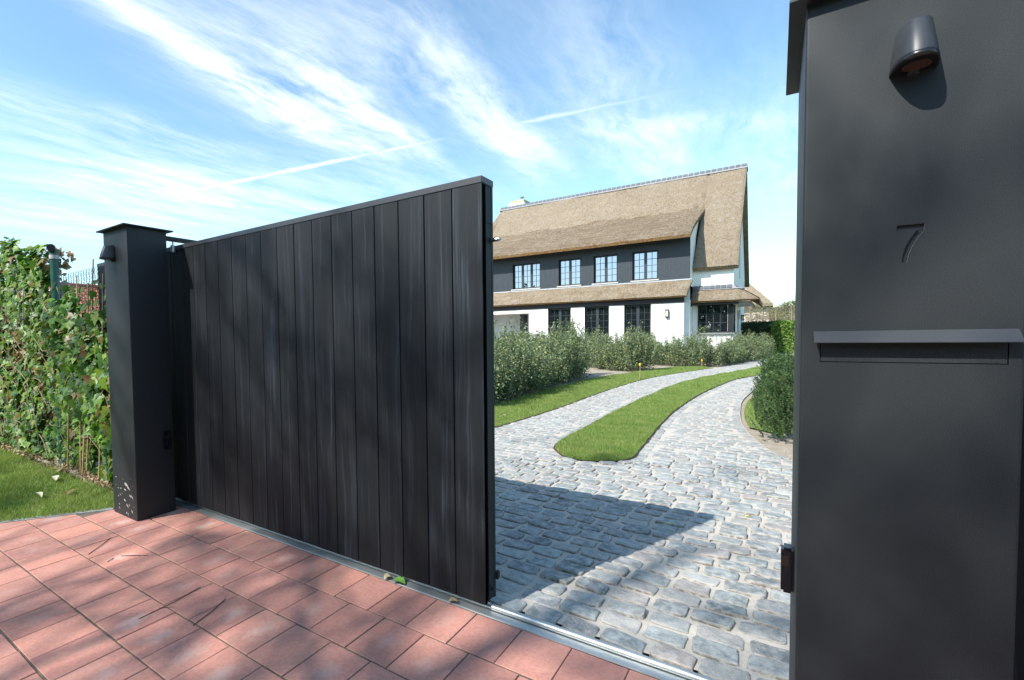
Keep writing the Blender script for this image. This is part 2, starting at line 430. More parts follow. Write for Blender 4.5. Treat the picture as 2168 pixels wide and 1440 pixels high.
M = {
    'powder': mat('anthracite_powder_coat', m_powder),
    'plank': mat('black_stained_wood', m_plank),
    'paver': mat('red_clay_paver', m_paver),
    'cobble': mat('grey_granite_cobble', m_cobble),
    'sand': mat('pale_joint_sand', m_sand),
    'joint': mat('paver_joint_sand', m_joint),
    'thatch': mat('weathered_thatch', m_thatch((.30, .23, .16), (.42, .34, .25), (.34, .26, .165))),
    'thatch_brown': mat('browner_thatch', m_thatch((.23, .165, .105), (.37, .285, .19), (.185, .125, .07))),
    'thatch_gold': mat('golden_thatch', m_thatch((.27, .205, .135), (.43, .35, .25), (.26, .19, .115))),
    'reed': mat('cut_reed_ends', m_thatch((.36, .19, .065), (.42, .24, .09), (.30, .15, .05))),
    'plaster': mat('white_plaster', m_plaster),
    'steel': mat('galvanised_steel', m_steel),
    'inox': mat('brushed_stainless', lambda t: pr(t, (.62, .61, .59), .25, None, .5, 1.0)),
    'grass': mat('lawn_grass', m_grass),
    'lawn': mat('lawn_soil', m_lawn_soil),
    'ground': mat('rough_ground', m_ground),
    'soil': mat('dry_garden_soil', m_soil),
    'glass_sky': mat('coated_window_glass', m_glass(.42)),
    'glass_dark': mat('ground_floor_window_glass', m_glass(.34)),
    'pantile': mat('orange_pantile', m_pantile),
    'cladding': flat('grey_blue_cladding_paint', (.034, .044, .055), .55, .12, 5, .1, .003),
    'frame': flat('anthracite_window_frame', (.026, .033, .041), .45, .1, 6, .05, .002),
    'frame_dark': flat('dark_window_reveal', (.008, .010, .012), .5, .1, 6, .05, .002),
    'beam': flat('black_timber_beam', (.016, .016, .017), .55, .2, 6, .2, .004),
    'stone': flat('pale_bluestone_sill', (.48, .47, .44), .75, .15, 9, .2, .004),
    'bluestone': flat('grey_bluestone_sill', (.20, .215, .22), .7, .2, 9, .2, .004),
    'slate': flat('slate_ridge_tile', (.085, .098, .116), .55, .22, 4, .2, .004),
    'mortar': flat('pale_ridge_mortar', (.25, .25, .262), .85, .12, 8, .3, .006),
    'lichen': flat('lichen_on_chimney', (.50, .44, .24), .9, .5, 6, .3, .008),
    'kerb': flat('grey_concrete_kerb', (.25, .26, .255), .85, .25, 14, .5, .006),
    'litedge': flat('lit_cut_edge', (.20, .215, .225), .45, .2, 60, .1, .001),  # paler than the coat: light on the engraving's edges put into the colour
    'darksoil': flat('dark_cut_soil', (.055, .04, .026), .95, .4, 30, .6, .006),
    'black': flat('black_plastic', (.012, .012, .013), .3, .1, 30, .05, .001),
    'glossblack': flat('glossy_black_housing', (.007, .008, .011), .2, .05, 10, .0, .001, 0.0, .3),
    'rubber': flat('black_rubber', (.014, .014, .014), .75, .1, 30, .1, .001),
    'lamp': flat('anthracite_lamp_paint', (.040, .044, .050), .42, .08, 200, .1, .0006, 0.0, .5),
    'grey': flat('pale_grey_paint', (.42, .44, .46), .6, .08, 5, .05, .002),
    'int': flat('grey_terrace_wall', (.52, .54, .55), .8, .15, 1.5, .2, .01),
    'bark': flat('brown_bark', (.13, .10, .07), .9, .35, 18, .8, .01),
    'palebark': flat('pale_twig_bark', (.30, .26, .18), .9, .35, 18, .6, .006),
    'bamboo': flat('dry_bamboo', (.36, .24, .115), .6, .3, 25, .4, .003),
    'vine': flat('dry_vine_stem', (.28, .215, .135), .85, .35, 30, .5, .003),
    'greenpost': flat('dark_green_coating', (.012, .085, .062), .4, .15, 20, .1, .001),
    'collar': flat('pale_grey_collar', (.40, .42, .41), .5, .1, 30, .1, .001),
    'wire': flat('grey_fence_wire', (.085, .12, .15), .5, .1, 30, .0, .001),
    'mud': flat('dried_grey_mud', (.30, .285, .25), .95, .3, 60, .5, .002),
    'lens': mat('lamp_lens', lambda t: pr(t, (.09, .05, .042), .12, None, .6)),
    'window_lens': mat('sensor_lens', lambda t: pr(t, (.012, .009, .009), .12, None, .5)),
    'bulb': mat('lit_bulb', lambda t: t.add('ShaderNodeEmission', {'Color': (1, .62, .22), 'Strength': 2.2})),
    'lantern_glass': mat('lantern_glass', lambda t: pr(t, (.55, .52, .45), .15, None, .5)),
    'beige': flat('pale_beige_wall', (.62, .53, .46), .85, .12, 2, .2, .01),
    'yellow': flat('yellow_plastic', (.80, .48, .02), .5, .1, 20, .0, .001),
    'ivy': mat('ivy_leaf', m_leaf([(0, (.024, .075, .014)), (.35, (.058, .15, .02)), (.62, (.125, .25, .028)), (.84, (.21, .35, .035)), (.93, (.24, .24, .04)), (.97, (.25, .13, .05)), (1, (.30, .20, .10))], .45, .3, .32)),
    'ivy_bright': mat('bright_ivy_leaf', m_leaf([(0, (.075, .15, .025)), (.5, (.14, .25, .04)), (.85, (.22, .33, .06)), (1, (.30, .33, .10))], .4, .35)),
    'shrub': mat('grey_green_shrub_leaf', m_leaf([(0, (.055, .092, .04)), (.4, (.13, .185, .088)), (.75, (.245, .30, .165)), (.93, (.32, .36, .17)), (1, (.48, .44, .09))], .48, .14, .35)),
    'yew': mat('yew_needle', m_leaf([(0, (.032, .075, .026)), (.5, (.065, .125, .042)), (.86, (.125, .19, .06)), (.96, (.27, .27, .06)), (1, (.42, .37, .06))], .5, .15, .4)),
    'hedge': mat('dark_hedge_leaf', m_leaf([(0, (.022, .050, .020)), (.6, (.045, .085, .028)), (1, (.085, .13, .04))], .5, .2)),
    'pleached': mat('spring_leaf', m_leaf([(0, (.12, .16, .045)), (.6, (.19, .215, .07)), (1, (.28, .26, .12))], .5, .4)),
    'blossom': mat('white_blossom', m_leaf([(0, (.55, .56, .5)), (1, (.78, .78, .74))], .6, .3)),
    'pine': mat('pine_needle_mass', m_leaf([(0, (.02, .045, .02)), (1, (.05, .085, .03))], .6, .1)),
    'tree': mat('street_tree_leaf', m_leaf([(0, (.03, .07, .018)), (1, (.09, .14, .035))], .5, .25)),
    'dead': mat('dead_leaf', m_leaf([(0, (.24, .14, .07)), (.5, (.34, .23, .13)), (1, (.46, .37, .22))], .8, .1)),
    'curl': flat('pale_dry_leaf', (.42, .40, .29), .8, .2, 30, .2, .002),
    'yleaf': flat('yellow_petal', (.75, .62, .03), .6, .1, 40, .1, .001),
    'gleaf': flat('fresh_green_leaf', (.10, .22, .04), .45, .2, 30, .2, .001),
    'needle': flat('brown_pine_needle', (.11, .062, .042), .7, .3, 30, .1, .001),
}


# ------------------------------------------------------------------ mesh helpers
class MB:
    """collects simple solids into one mesh"""
    def __init__(s):
        s.v = []
        s.f = []
        s.mi = []
        s.sm = []

    def raw(s, vs, fs, mi=0, smooth=False):
        b = len(s.v)
        s.v += [tuple(p) for p in vs]
        for f in fs:
            s.f.append(tuple(i + b for i in f))
            s.mi.append(mi)
            s.sm.append(smooth)
        return s

    def box(s, x0, y0, z0, x1, y1, z1, mi=0, bev=0):
        if bev <= 0:
            vs = [(x0, y0, z0), (x1, y0, z0), (x1, y1, z0), (x0, y1, z0), (x0, y0, z1), (x1, y0, z1), (x1, y1, z1), (x0, y1, z1)]
            return s.raw(vs, [(0, 3, 2, 1), (4, 5, 6, 7), (0, 1, 5, 4), (1, 2, 6, 5), (2, 3, 7, 6), (3, 0, 4, 7)], mi)
        bm = bmesh.new()
        bmesh.ops.create_cube(bm, size=1)
        for v in bm.verts:
            v.co = Vector(((x0 + x1) / 2 + v.co.x * (x1 - x0), (y0 + y1) / 2 + v.co.y * (y1 - y0), (z0 + z1) / 2 + v.co.z * (z1 - z0)))
        bmesh.ops.bevel(bm, geom=bm.edges[:], offset=bev, segments=2, affect='EDGES')
        bm.verts.index_update()
        s.raw([v.co[:] for v in bm.verts], [[v.index for v in f.verts] for f in bm.faces], mi)
        bm.free()
        return s

    def prism(s, poly, z0, z1, mi=0):
        n = len(poly)
        vs = [(x, y, z0) for x, y in poly] + [(x, y, z1) for x, y in poly]
        fs = [tuple(range(n, 2 * n)), tuple(range(n - 1, -1, -1))] + [(i, (i + 1) % n, n + (i + 1) % n, n + i) for i in range(n)]
        return s.raw(vs, fs, mi)

    def tube(s, pts, r, seg=8, mi=0, r1=None, cap=True, smooth=True):
        pts = [Vector(p) for p in pts]
        rings = []
        n = len(pts)
        vs = []
        for i, p in enumerate(pts):
            d = (pts[min(i + 1, n - 1)] - pts[max(i - 1, 0)]).normalized()
            a = d.cross(Vector((0, 0, 1)))
            if a.length < 1e-3:
                a = d.cross(Vector((0, 1, 0)))
            a.normalize()
            b = d.cross(a)
            rr = r if r1 is None else r + (r1 - r) * i / max(n - 1, 1)
            for k in range(seg):
                t = 2 * math.pi * k / seg
                vs.append(p + (a * math.cos(t) + b * math.sin(t)) * rr)
        fs = []
        for i in range(n - 1):
            for k in range(seg):
                fs.append((i * seg + k, i * seg + (k + 1) % seg, (i + 1) * seg + (k + 1) % seg, (i + 1) * seg + k))
        s.raw(vs, fs, mi, smooth)
        if cap:
            s.raw(vs[:seg], [tuple(range(seg - 1, -1, -1))], mi)
            s.raw(vs[-seg:], [tuple(range(seg))], mi)
        return s

    def build(s, name, mats, parent=None):
        me = bpy.data.meshes.new(name)
        me.from_pydata(s.v, [], s.f)
        mats = mats if isinstance(mats, (list, tuple)) else [mats]
        for q in mats:
            me.materials.append(M[q] if isinstance(q, str) else q)
        me.polygons.foreach_set('material_index', s.mi)
        me.polygons.foreach_set('use_smooth', s.sm)
        me.update()
        return link(name, me, parent)


def link(name, me, parent=None):
    o = bpy.data.objects.new(name, me)
    COL.objects.link(o)
    if parent is not None:
        o.parent = parent
        if parent.location.length and not o.location.length:
            o.location = -parent.location if me is not None and not me.get('local') else o.location
    return o


def np_mesh(name, V, F, material, rnd=None, smooth=False, parent=None, rim=None):
    """V (n,3), F (m,k) index arrays -> object; rnd = per-face float"""
    me = bpy.data.meshes.new(name)
    V = np.asarray(V, dtype=np.float32)
    F = np.asarray(F, dtype=np.int32)
    me.vertices.add(len(V))
    me.vertices.foreach_set('co', V.ravel())
    k = F.shape[1]
    me.loops.add(F.size)
    me.loops.foreach_set('vertex_index', F.ravel())
    me.polygons.add(len(F))
    me.polygons.foreach_set('loop_start', np.arange(0, F.size, k, dtype=np.int32))
    me.polygons.foreach_set('loop_total', np.full(len(F), k, dtype=np.int32))
    me.polygons.foreach_set('use_smooth', np.full(len(F), smooth))
    me.update(calc_edges=True)
    if rnd is not None:
        a = me.attributes.new('rnd', 'FLOAT', 'FACE')
        a.data.foreach_set('value', np.asarray(rnd, dtype=np.float32))
    if rim is not None:
        a = me.attributes.new('rim', 'FLOAT', 'POINT')
        a.data.foreach_set('value', np.asarray(rim, dtype=np.float32))
    me.materials.append(M[material] if isinstance(material, str) else material)
    return link(name, me, parent)


def tag(o, label=None, cat=None, group=None, kind=None):
    if label:
        o['label'] = label
    if cat:
        o['category'] = cat
    if group:
        o['group'] = group
    if kind:
        o['kind'] = kind
    return o


def thing(name, label, cat, loc=(0, 0, 0), group=None, rz=0):
    o = bpy.data.objects.new(name, None)
    COL.objects.link(o)
    o.location = loc
    o.rotation_euler = (0, 0, rz)
    o.empty_display_size = .2
    return tag(o, label, cat, group)


def local(o):
    """part whose mesh is in its parent's own coordinates"""
    o.location = (0, 0, 0)
    return o


def part(mb, name, mats, parent):
    return local(mb.build(name, mats, parent))


def inside(p, poly):
    x, y = p
    c = False
    n = len(poly)
    for i in range(n):
        x0, y0 = poly[i]
        x1, y1 = poly[(i + 1) % n]
        if (y0 > y) != (y1 > y) and x < (x1 - x0) * (y - y0) / (y1 - y0) + x0:
            c = not c
    return c


def inside_np(X, Y, poly):
    c = np.zeros(len(X), bool)
    n = len(poly)
    for i in range(n):
        x0, y0 = poly[i]
        x1, y1 = poly[(i + 1) % n]
        if y0 == y1:
            continue
        hit = ((y0 > Y) != (y1 > Y)) & (X < (x1 - x0) * (Y - y0) / (y1 - y0) + x0)
        c ^= hit
    return c


def px(p):
    """picture position (in pixels of a 1024 wide frame) and depth of a point; used only to rank pieces by size"""
    d = Vector(p) - CAM_POS
    z = d.dot(fw)
    if z < .05:
        return None
    s = 1046.99 * 1024 / 2168
    return (1084 - 210.81) * 1024 / 2168 + s * d.dot(cr) / z, (720 + 35.05) * 1024 / 2168 - s * d.dot(cu) / z, z


def seen_ground(p):
    q = px(p)
    if q is None or not (-8 < q[0] < 1032 and -8 < q[1] < 690):
        return False
    x, y = p[0], p[1]
    if y > 2.12 and x * 2.06 / y < -1.10:
        return False
    if y > 1.63 and x * 1.63 / y > .056:
        return False
    return True


def smooth_line(pts, n=8):
    """Catmull-Rom through 2-D points"""
    out = []
    P_ = [pts[0]] + list(pts) + [pts[-1]]
    for i in range(1, len(P_) - 2):
        p0, p1, p2, p3 = [np.array(q, float) for q in P_[i - 1:i + 3]]
        for k in range(n):
            t = k / n
            out.append(tuple(.5 * (2 * p1 + (p2 - p0) * t + (2 * p0 - 5 * p1 + 4 * p2 - p3) * t * t + (3 * p1 - p0 - 3 * p2 + p3) * t ** 3)))
    out.append(tuple(pts[-1]))
    return out


def sheet(name, poly, z, material, kind='structure', parent=None):
    bm = bmesh.new()
    vs = [bm.verts.new((x, y, z)) for x, y in poly]
    f = bm.faces.new(vs)
    f.normal_update()
    if f.normal.z < 0:
        f.normal_flip()
    bmesh.ops.triangulate(bm, faces=[f])
    me = bpy.data.meshes.new(name)
    bm.to_mesh(me)
    bm.free()
    me.materials.append(M[material])
    o = link(name, me, parent)
    if kind:
        o['kind'] = kind
    return o


# ------------------------------------------------------------------ ground, paths
sheet('ground', [(-500, -400), (500, -400), (500, 900), (-500, 900)], -.06, 'ground')

KERB = [(-5.75, -.95), (-4.465, 1.05), (-4.085, 1.641)]
VERGE_L = [(-3.9, 2.12), (-3.55, 3.4), (-3.24, 5.4), (-3.12, 6.6), (-3.05, 8.43), (-3.07, 10.24), (-3.05, 12.52), (-2.9, 15.07), (-2.51, 17.31), (-1.96, 19.73), (-1.29, 22.7), (-.72, 27.45), (-.2, 32.0), (.0, 36.0)]
RIGHT = [(.9, 2.12), (.75, 4.4), (.34, 5.75), (.15, 6.15), (-.02, 6.5), (-.17, 7.08), (-.30, 7.74), (-.40, 8.6), (-.47, 9.89), (-.49, 11.18), (-.40, 12.92), (-.25, 15.2), (.05, 18.5), (.5, 23), (1.2, 29), (2.4, 36)]
vl = smooth_line(VERGE_L)
rl = smooth_line(RIGHT)
DRIVE = vl + [(0, 40), (4, 40)] + rl[::-1]
MED_L = [(-1.99, 5.38), (-2.06, 5.75), (-2.08, 6.58), (-2.11, 8.64), (-2.08, 10.79), (-1.96, 13.69), (-1.60, 16.25), (-1.05, 18.65), (-.23, 22.63)]
MED_R = [(-.10, 22.5), (-.29, 18.35), (-.86, 15.83), (-1.13, 13.34), (-1.27, 11.51), (-1.33, 9.2), (-1.30, 7.76), (-1.21, 5.97), (-1.19, 5.40), (-1.32, 5.15), (-1.59, 5.03), (-1.81, 5.12)]
MEDIAN = smooth_line(MED_L + MED_R + [MED_L[0]], 6)[:-1]
drive = sheet('driveway', DRIVE, 0.003, 'sand')
CLEFT = smooth_line([(-4.19, 8.24), (-4.20, 9.48), (-4.26, 11.33), (-4.19, 13.93), (-4.0, 15.64), (-3.5, 18.25), (-3.2, 19.6), (-2.75, 20.7), (-2.25, 20.9), (-1.9, 20.3)])
VERGE = [(-3.92, 2.12)] + vl[4:] and vl[:[i for i, p in enumerate(vl) if p[1] > 20.2][0]] + CLEFT[::-1] + [(-4.3, 6.2), (-4.6, 2.12)]
BED = [(-30, 2.3), (-4.6, 2.3)] + [(-4.3, 6.2)] + CLEFT + [p for p in vl if p[1] > 20.4 and p[1] < 31] + [(-.6, 31), (-2, 33), (-30, 33)]
sheet('flower_bed', BED, -.012, 'soil')
sheet('verge_lawn', VERGE, .012, 'lawn')
sheet('median_lawn', MEDIAN, .016, 'lawn')
RG = [(-.28, 8.0), (-.36, 8.7), (-.41, 9.6), (-.42, 10.9), (-.30, 12.4), (.6, 13), (.6, 9), (.0, 7.7)]
sheet('planting_strip', [(.95, 2.12)] + rl[1:] + [(x + 1.15, y) for x, y in rl[::-1][:-8]] + [(1.9, 2.12)], -.02, 'soil')
sheet('side_lawn', [(x + 1.15, y) for x, y in rl[8:]] + [(30, 36), (30, 2.12), (1.9, 2.12)], -.015, 'lawn')
sheet('right_lawn', RG, .006, 'lawn')
PAVE = [KERB[0], KERB[1], KERB[2], (-4.085, 1.985), (2.2, 1.985), (2.2, -.95)]
pavement = sheet('pavement', PAVE, -.0015, 'joint')
LAWN = [KERB[2], KERB[1], KERB[0], (-15, -.95), (-15, 1.86), (-4.1, 1.86)]
LAWN = [(x - .035 * (y < 1.85), y) for x, y in LAWN]
sheet('front_lawn', LAWN, -.004, 'lawn')
sheet('hedge_soil', [(-15, 1.83), (-4.05, 1.83), (-4.05, 2.6), (-15, 2.6)], .006, 'soil')
sheet('road', [(-60, -14), (60, -14), (60, -6), (-60, -6)], -.03, 'kerb')

es = MB()
for ln_, off_, za in ((vl[:[i for i, p in enumerate(vl) if p[1] > 20.4][0]], .028, .005), (MEDIAN + [MEDIAN[0]], -.02, .0055)):
    for p, q in zip(ln_, ln_[1:]):
        d = Vector((q[0] - p[0], q[1] - p[1], 0))
        if d.length < 1e-4:
            continue
        d.normalize()
        n_ = Vector((-d.y, d.x, 0)) * (.022 + .014 * mnoise.noise(Vector((p[0] * 3, p[1] * 3, 0))))
        es.raw([(p[0] - n_.x, p[1] - n_.y, za), (q[0] - n_.x, q[1] - n_.y, za), (q[0] + n_.x, q[1] + n_.y, za + .011), (p[0] + n_.x, p[1] + n_.y, za + .011)], [(0, 1, 2, 3)])
tag(es.build('soil_edge', 'darksoil'), kind='structure')

# kerb strip (two straight pieces)
kb = MB()
for (x0, y0), (x1, y1) in zip(KERB, KERB[1:]):
    d = Vector((x1 - x0, y1 - y0, 0)).normalized()
    n_ = Vector((-d.y, d.x, 0)) * .062
    kb.prism([(x0, y0), (x1, y1), (x1 + n_.x, y1 + n_.y), (x0 + n_.x, y0 + n_.y)], -.05, .008)
tag(kb.build('kerb', 'kerb'), kind='structure')


def clip(poly, a, b):
    """keep the part of a convex polygon right of the line a->b"""
    out = []
    n = len(poly)
    def sd(p):
        return (b[0] - a[0]) * (p[1] - a[1]) - (b[1] - a[1]) * (p[0] - a[0])
    for i in range(n):
        p, q = poly[i], poly[(i + 1) % n]
        sp, sq = sd(p), sd(q)
        if sp <= 0:
            out.append(p)
        if sp * sq < 0:
            t = sp / (sp - sq)
            out.append((p[0] + (q[0] - p[0]) * t, p[1] + (q[1] - p[1]) * t))
    return out


def paver_mesh(poly, ch=.0018):
    cx = sum(p[0] for p in poly) / len(poly)
    cy = sum(p[1] for p in poly) / len(poly)
    n = len(poly)
    rings = [(1.0, -.035), (1.0, .0005), (1 - ch / .1, .0035)]
    vs = [(p[0] * s_, p[1] * s_, z) for s_, z in rings for p in [(q[0], q[1]) for q in poly]]
    fs = [tuple(range(2 * n, 3 * n))]
    for r_ in range(2):
        fs += [(r_ * n + i, r_ * n + (i + 1) % n, (r_ + 1) * n + (i + 1) % n, (r_ + 1) * n + i) for i in range(n)]
    return vs, fs


PW, PD = .2213, .2665
pv = []
rows = [(1.7155 - .2675 * k) for k in range(0, 11)]
std = {}
for k, y0 in enumerate(rows):
    y1 = 1.981 if k == 0 else rows[k - 1] - .0085
    off = -3.098 + (0 if k % 2 == 0 else PW / 2) + (.035 if k % 4 > 1 else 0)
    i0 = int((-6.2 - off) / PW)
    for i in range(i0, i0 + 40):
        xa = off + i * PW + .0019
        xb = xa + PW - .0038
        if xa > 2.2:
            break
        j = [(random.uniform(-.0012, .0012), random.uniform(-.0018, .0018)) for _ in range(4)]
        poly = [(xa + j[0][0], y0 + j[0][1]), (xb + j[1][0], y0 + j[1][1]), (xb + j[2][0], y1 + j[2][1]), (xa + j[3][0], y1 + j[3][1])]
        full = True
        for a, b in ((KERB[0], KERB[1]), (KERB[1], KERB[2])):
            q = clip(poly, a, b)
            if len(q) < 3:
                poly = None
                break
            if len(q) != len(poly) or any(abs(q[t][0] - poly[t][0]) > 1e-6 for t in range(min(len(q), len(poly)))):
                full = False
            poly = q
        if poly is None:
            continue
        if y0 > 1.4 and (xa + xb) / 2 < -4.05:
            continue
        pv.append((poly, full))
vis = []
for poly, full in pv:
    c_ = (sum(p[0] for p in poly) / len(poly), sum(p[1] for p in poly) / len(poly), 0)
    q = px(c_)
    near = any(seen_ground((p[0], p[1], 0)) for p in poly)
    vis.append((0 if near else 1, q[2] if q else 99, poly, c_))
vis.sort(key=lambda t: t[:2])
paver_v = [None] * 8
rest = MB()
for idx, (nv, dep, poly, c_) in enumerate(vis):
    vs, fs = paver_mesh([(p[0] - c_[0], p[1] - c_[1]) for p in poly])
    if idx < 300 and nv == 0:
        me = bpy.data.meshes.new('paver')
        me.from_pydata(vs, [], fs)
        me.materials.append(M['paver'])
        me.materials.append(M['joint'])
        nn = (len(fs) - 1) // 2
        me.polygons.foreach_set('material_index', [0] + [1] * nn + [0] * nn)
        o = bpy.data.objects.new('paver', me)
        COL.objects.link(o)
        o.parent = pavement
        o.location = (c_[0], c_[1], random.uniform(-.0008, .0012))
        o.rotation_euler = (random.gauss(0, .0018), random.gauss(0, .0018), 0)
    else:
        rest.raw([(v[0] + c_[0], v[1] + c_[1], v[2]) for v in vs], fs)
if rest.v:
    o = rest.build('outer_pavers', 'paver', pavement)
    o['kind'] = 'stuff'


# ------------------------------------------------------------------ cobbles
def cobble_shape(L, D, n=16, hi=True, rs=None):
    rs = rs or random
    out = []
    ph = rs.uniform(0, 6.28)
    sd_ = rs.uniform(0, 99)
    ex = rs.uniform(.26, .38)
    for k in range(n):
        t = 2 * math.pi * (k + .5) / n
        c_, s_ = math.cos(t), math.sin(t)
        x = math.copysign(abs(c_) ** ex, c_) * L / 2
        y = math.copysign(abs(s_) ** ex, s_) * D / 2
        wob = 1 + .04 * math.sin(2 * t + ph) + .085 * mnoise.noise(Vector((c_ * 2.2, s_ * 2.2, sd_))) + .05 * mnoise.noise(Vector((c_ * 6, s_ * 6, sd_))) + rs.uniform(-.015, .015)
        out.append((x * wob, y * wob))
    rings = [(1.03, -.02), (1.0, .003), (.978, .0105), (.935, .0130), (.86, .0137), (.42, .0142)] if hi else [(1.0, -.01), (.975, .0045), (.90, .0066), (.6, .007)]
    sc = rs.uniform(.8, 1.25)
    vs, rim = [], []
    tlx, tly = rs.uniform(-.02, .02), rs.uniform(-.03, .03)
    sd2 = rs.uniform(0, 99)
    for q, (f, z) in enumerate(rings):
        for x, y in out:
            zz = z * sc + (x * tlx + y * tly) + (rs.uniform(-.0013, .0013) + .004 * mnoise.noise(Vector((x * 28, y * 28, sd2))) if q > 1 else 0)
            vs.append((x * f, y * f, zz))
            rim.append([1, 1, .7, .3, .1, 0][q] if hi else [1, .9, .5, .2][q])
    fs = []
    for r_ in range(len(rings) - 1):
        for k in range(n):
            fs.append((r_ * n + k, r_ * n + (k + 1) % n, (r_ + 1) * n + (k + 1) % n, (r_ + 1) * n + k))
    b = (len(rings) - 1) * n
    vs.append((0, 0, vs[b][2] + .0006))
    rim.append(0)
    fs += [(b + k, b + (k + 1) % n, len(vs) - 1) for k in range(n)]
    return vs, fs, rim


spots = []                                      # x, y, rot, L, D
med_in = MEDIAN


def dist_poly(p, poly, closed=True):
    P_ = np.array(poly)
    A = P_ if closed else P_[:-1]
    B = np.roll(P_, -1, 0) if closed else P_[1:]
    d = B - A
    t = np.clip(((p[0] - A[:, 0]) * d[:, 0] + (p[1] - A[:, 1]) * d[:, 1]) / np.maximum((d ** 2).sum(1), 1e-9), 0, 1)
    q = A + d * t[:, None]
    return float(np.sqrt(((q - np.array(p)) ** 2).sum(1)).min())


def edge_course(line, off, L, D, y0, y1):
    """one course of setts laid along an edge"""
    P_ = [Vector((x, y)) for x, y in line]
    acc = 0
    nxt = L / 2
    for a, b in zip(P_, P_[1:]):
        seg = (b - a).length
        while acc + seg > nxt:
            t = (nxt - acc) / seg
            p = a.lerp(b, t)
            d = (b - a).normalized()
            nrm = Vector((-d.y, d.x))
            q = p + nrm * off
            if y0 < q.y < y1:
                spots.append((q.x, q.y, math.atan2(d.y, d.x), L - .022, D, 1))
            nxt += L * random.uniform(.92, 1.08)
        acc += seg


medc = MEDIAN + [MEDIAN[0]]
edge_course(medc, .065, .17, .10, 4.5, 23)
edge_course(rl, .06, .18, .10, 5.9, 30)
RP, CP = .128, .187
y = 2.165
row = 0
while y < 33:
    xs0 = -4.2 + (CP / 2 if row % 2 else 0) + random.uniform(-.03, .03)
    x = xs0
    while x < 2.2:
        L = random.uniform(.142, .176)
        D = random.uniform(.098, .114)
        st = L + random.uniform(.016, .030)
        cxx = x + L / 2
        cy = y + random.uniform(-.006, .006) + .018 * math.sin(x * 1.3 + row * .02)
        x += st
        if not inside((cxx, cy), DRIVE) or dist_poly((cxx, cy), rl, False) < .13 and cy > 5.9:
            continue
        if inside((cxx, cy), med_in) or dist_poly((cxx, cy), med_in) < .135:
            continue
        spots.append((cxx, cy, random.gauss(-.02, .035), L, D, 0))
    y += RP * random.uniform(.97, 1.03)
    row += 1
ranked = []
for s_ in spots:
    q = px((s_[0], s_[1], 0))
    v = seen_ground((s_[0], s_[1], 0))
    ranked.append(((0 if v else 1), q[2] if q else 99, s_))
ranked.sort(key=lambda t: t[:2])
variants = []
rs = random.Random(3)
for k in range(24):
    vs, fs, rim = cobble_shape(.158, .102, 26, True, rs)
    me = bpy.data.meshes.new('cobblestone')
    me.from_pydata(vs, [], fs)
    me.polygons.foreach_set('use_smooth', [q_ >= 52 for q_ in range(len(fs))])
    a = me.attributes.new('rim', 'FLOAT', 'POINT')
    a.data.foreach_set('value', rim)
    me.materials.append(M['cobble'])
    variants.append(me)
SV, SF, SR, SRIM = [], [], [], []
nb = 0
cheap = [cobble_shape(.158, .102, 10, False, rs) for _ in range(16)]
for i, (nv, dep, (x, y, a, L, D, e)) in enumerate(ranked):
    if i < 300:
        o = bpy.data.objects.new('cobblestone', random.choice(variants))
        COL.objects.link(o)
        o.parent = drive
        o.location = (x, y, random.uniform(-.004, .004))
        o.rotation_euler = (random.gauss(0, .03), random.gauss(0, .03), a + (math.pi if random.random() < .5 else 0))
        o.scale = (L / .158, D / .102, random.uniform(.9, 1.2))
    else:
        vs, fs, rim = random.choice(cheap)
        ca, sa = math.cos(a), math.sin(a)
        kx, ky = L / .158, D / .102
        r_ = random.random()
        dz = random.uniform(-.003, .003)
        for v in vs:
            SV.append((x + v[0] * kx * ca - v[1] * ky * sa, y + v[0] * kx * sa + v[1] * ky * ca, v[2] + dz))
        for f in fs:
            SF.append(tuple(q + nb for q in f))
            SR.append(r_)
        SRIM += rim
        nb += len(vs)
me = bpy.data.meshes.new('far_cobbles')
me.from_pydata(SV, [], SF)
me.polygons.foreach_set('use_smooth', [True] * len(SF))
a = me.attributes.new('rnd', 'FLOAT', 'FACE')
a.data.foreach_set('value', SR)
a = me.attributes.new('rim', 'FLOAT', 'POINT')
a.data.foreach_set('value', SRIM)
me.materials.append(M['cobble'])
fc = link('far_cobbles', me, drive)
fc['kind'] = 'stuff'


# ------------------------------------------------------------------ grass
def grass(name, poly, z, n, h, wd_, seed, lean=.5):
    rg = np.random.default_rng(seed)
    xs = [p[0] for p in poly]
    ys = [p[1] for p in poly]
    X = rg.uniform(min(xs), max(xs), n * 3)
    Y = rg.uniform(min(ys), max(ys), n * 3)
    ok = inside_np(X, Y, poly)
    X, Y = X[ok][:n], Y[ok][:n]
    k = len(X)
    H = h * rg.uniform(.55, 1.25, k) * (1 + .25 * np.sin(X * 5 + Y * 3))
    W = wd_ * rg.uniform(.7, 1.3, k)
    A = rg.uniform(0, 2 * np.pi, k)
    B = rg.uniform(0, 2 * np.pi, k)
    le = H * rg.uniform(0, lean * 1.3, k)
    V = np.zeros((k, 3, 3))
    V[:, 0, 0] = X - np.cos(A) * W
    V[:, 0, 1] = Y - np.sin(A) * W
    V[:, 1, 0] = X + np.cos(A) * W
    V[:, 1, 1] = Y + np.sin(A) * W
    V[:, :2, 2] = z
    V[:, 2, 0] = X + np.cos(B) * le
    V[:, 2, 1] = Y + np.sin(B) * le
    V[:, 2, 2] = z + H
    o = np_mesh(name, V.reshape(-1, 3), np.arange(3 * k).reshape(-1, 3), 'grass', rg.uniform(0, 1, k) ** 1.2)
    tag(o, kind='stuff')
    return o


def band(poly, y0, y1):
    q = clip(poly, (-100, y0), (100, y0))
    return q


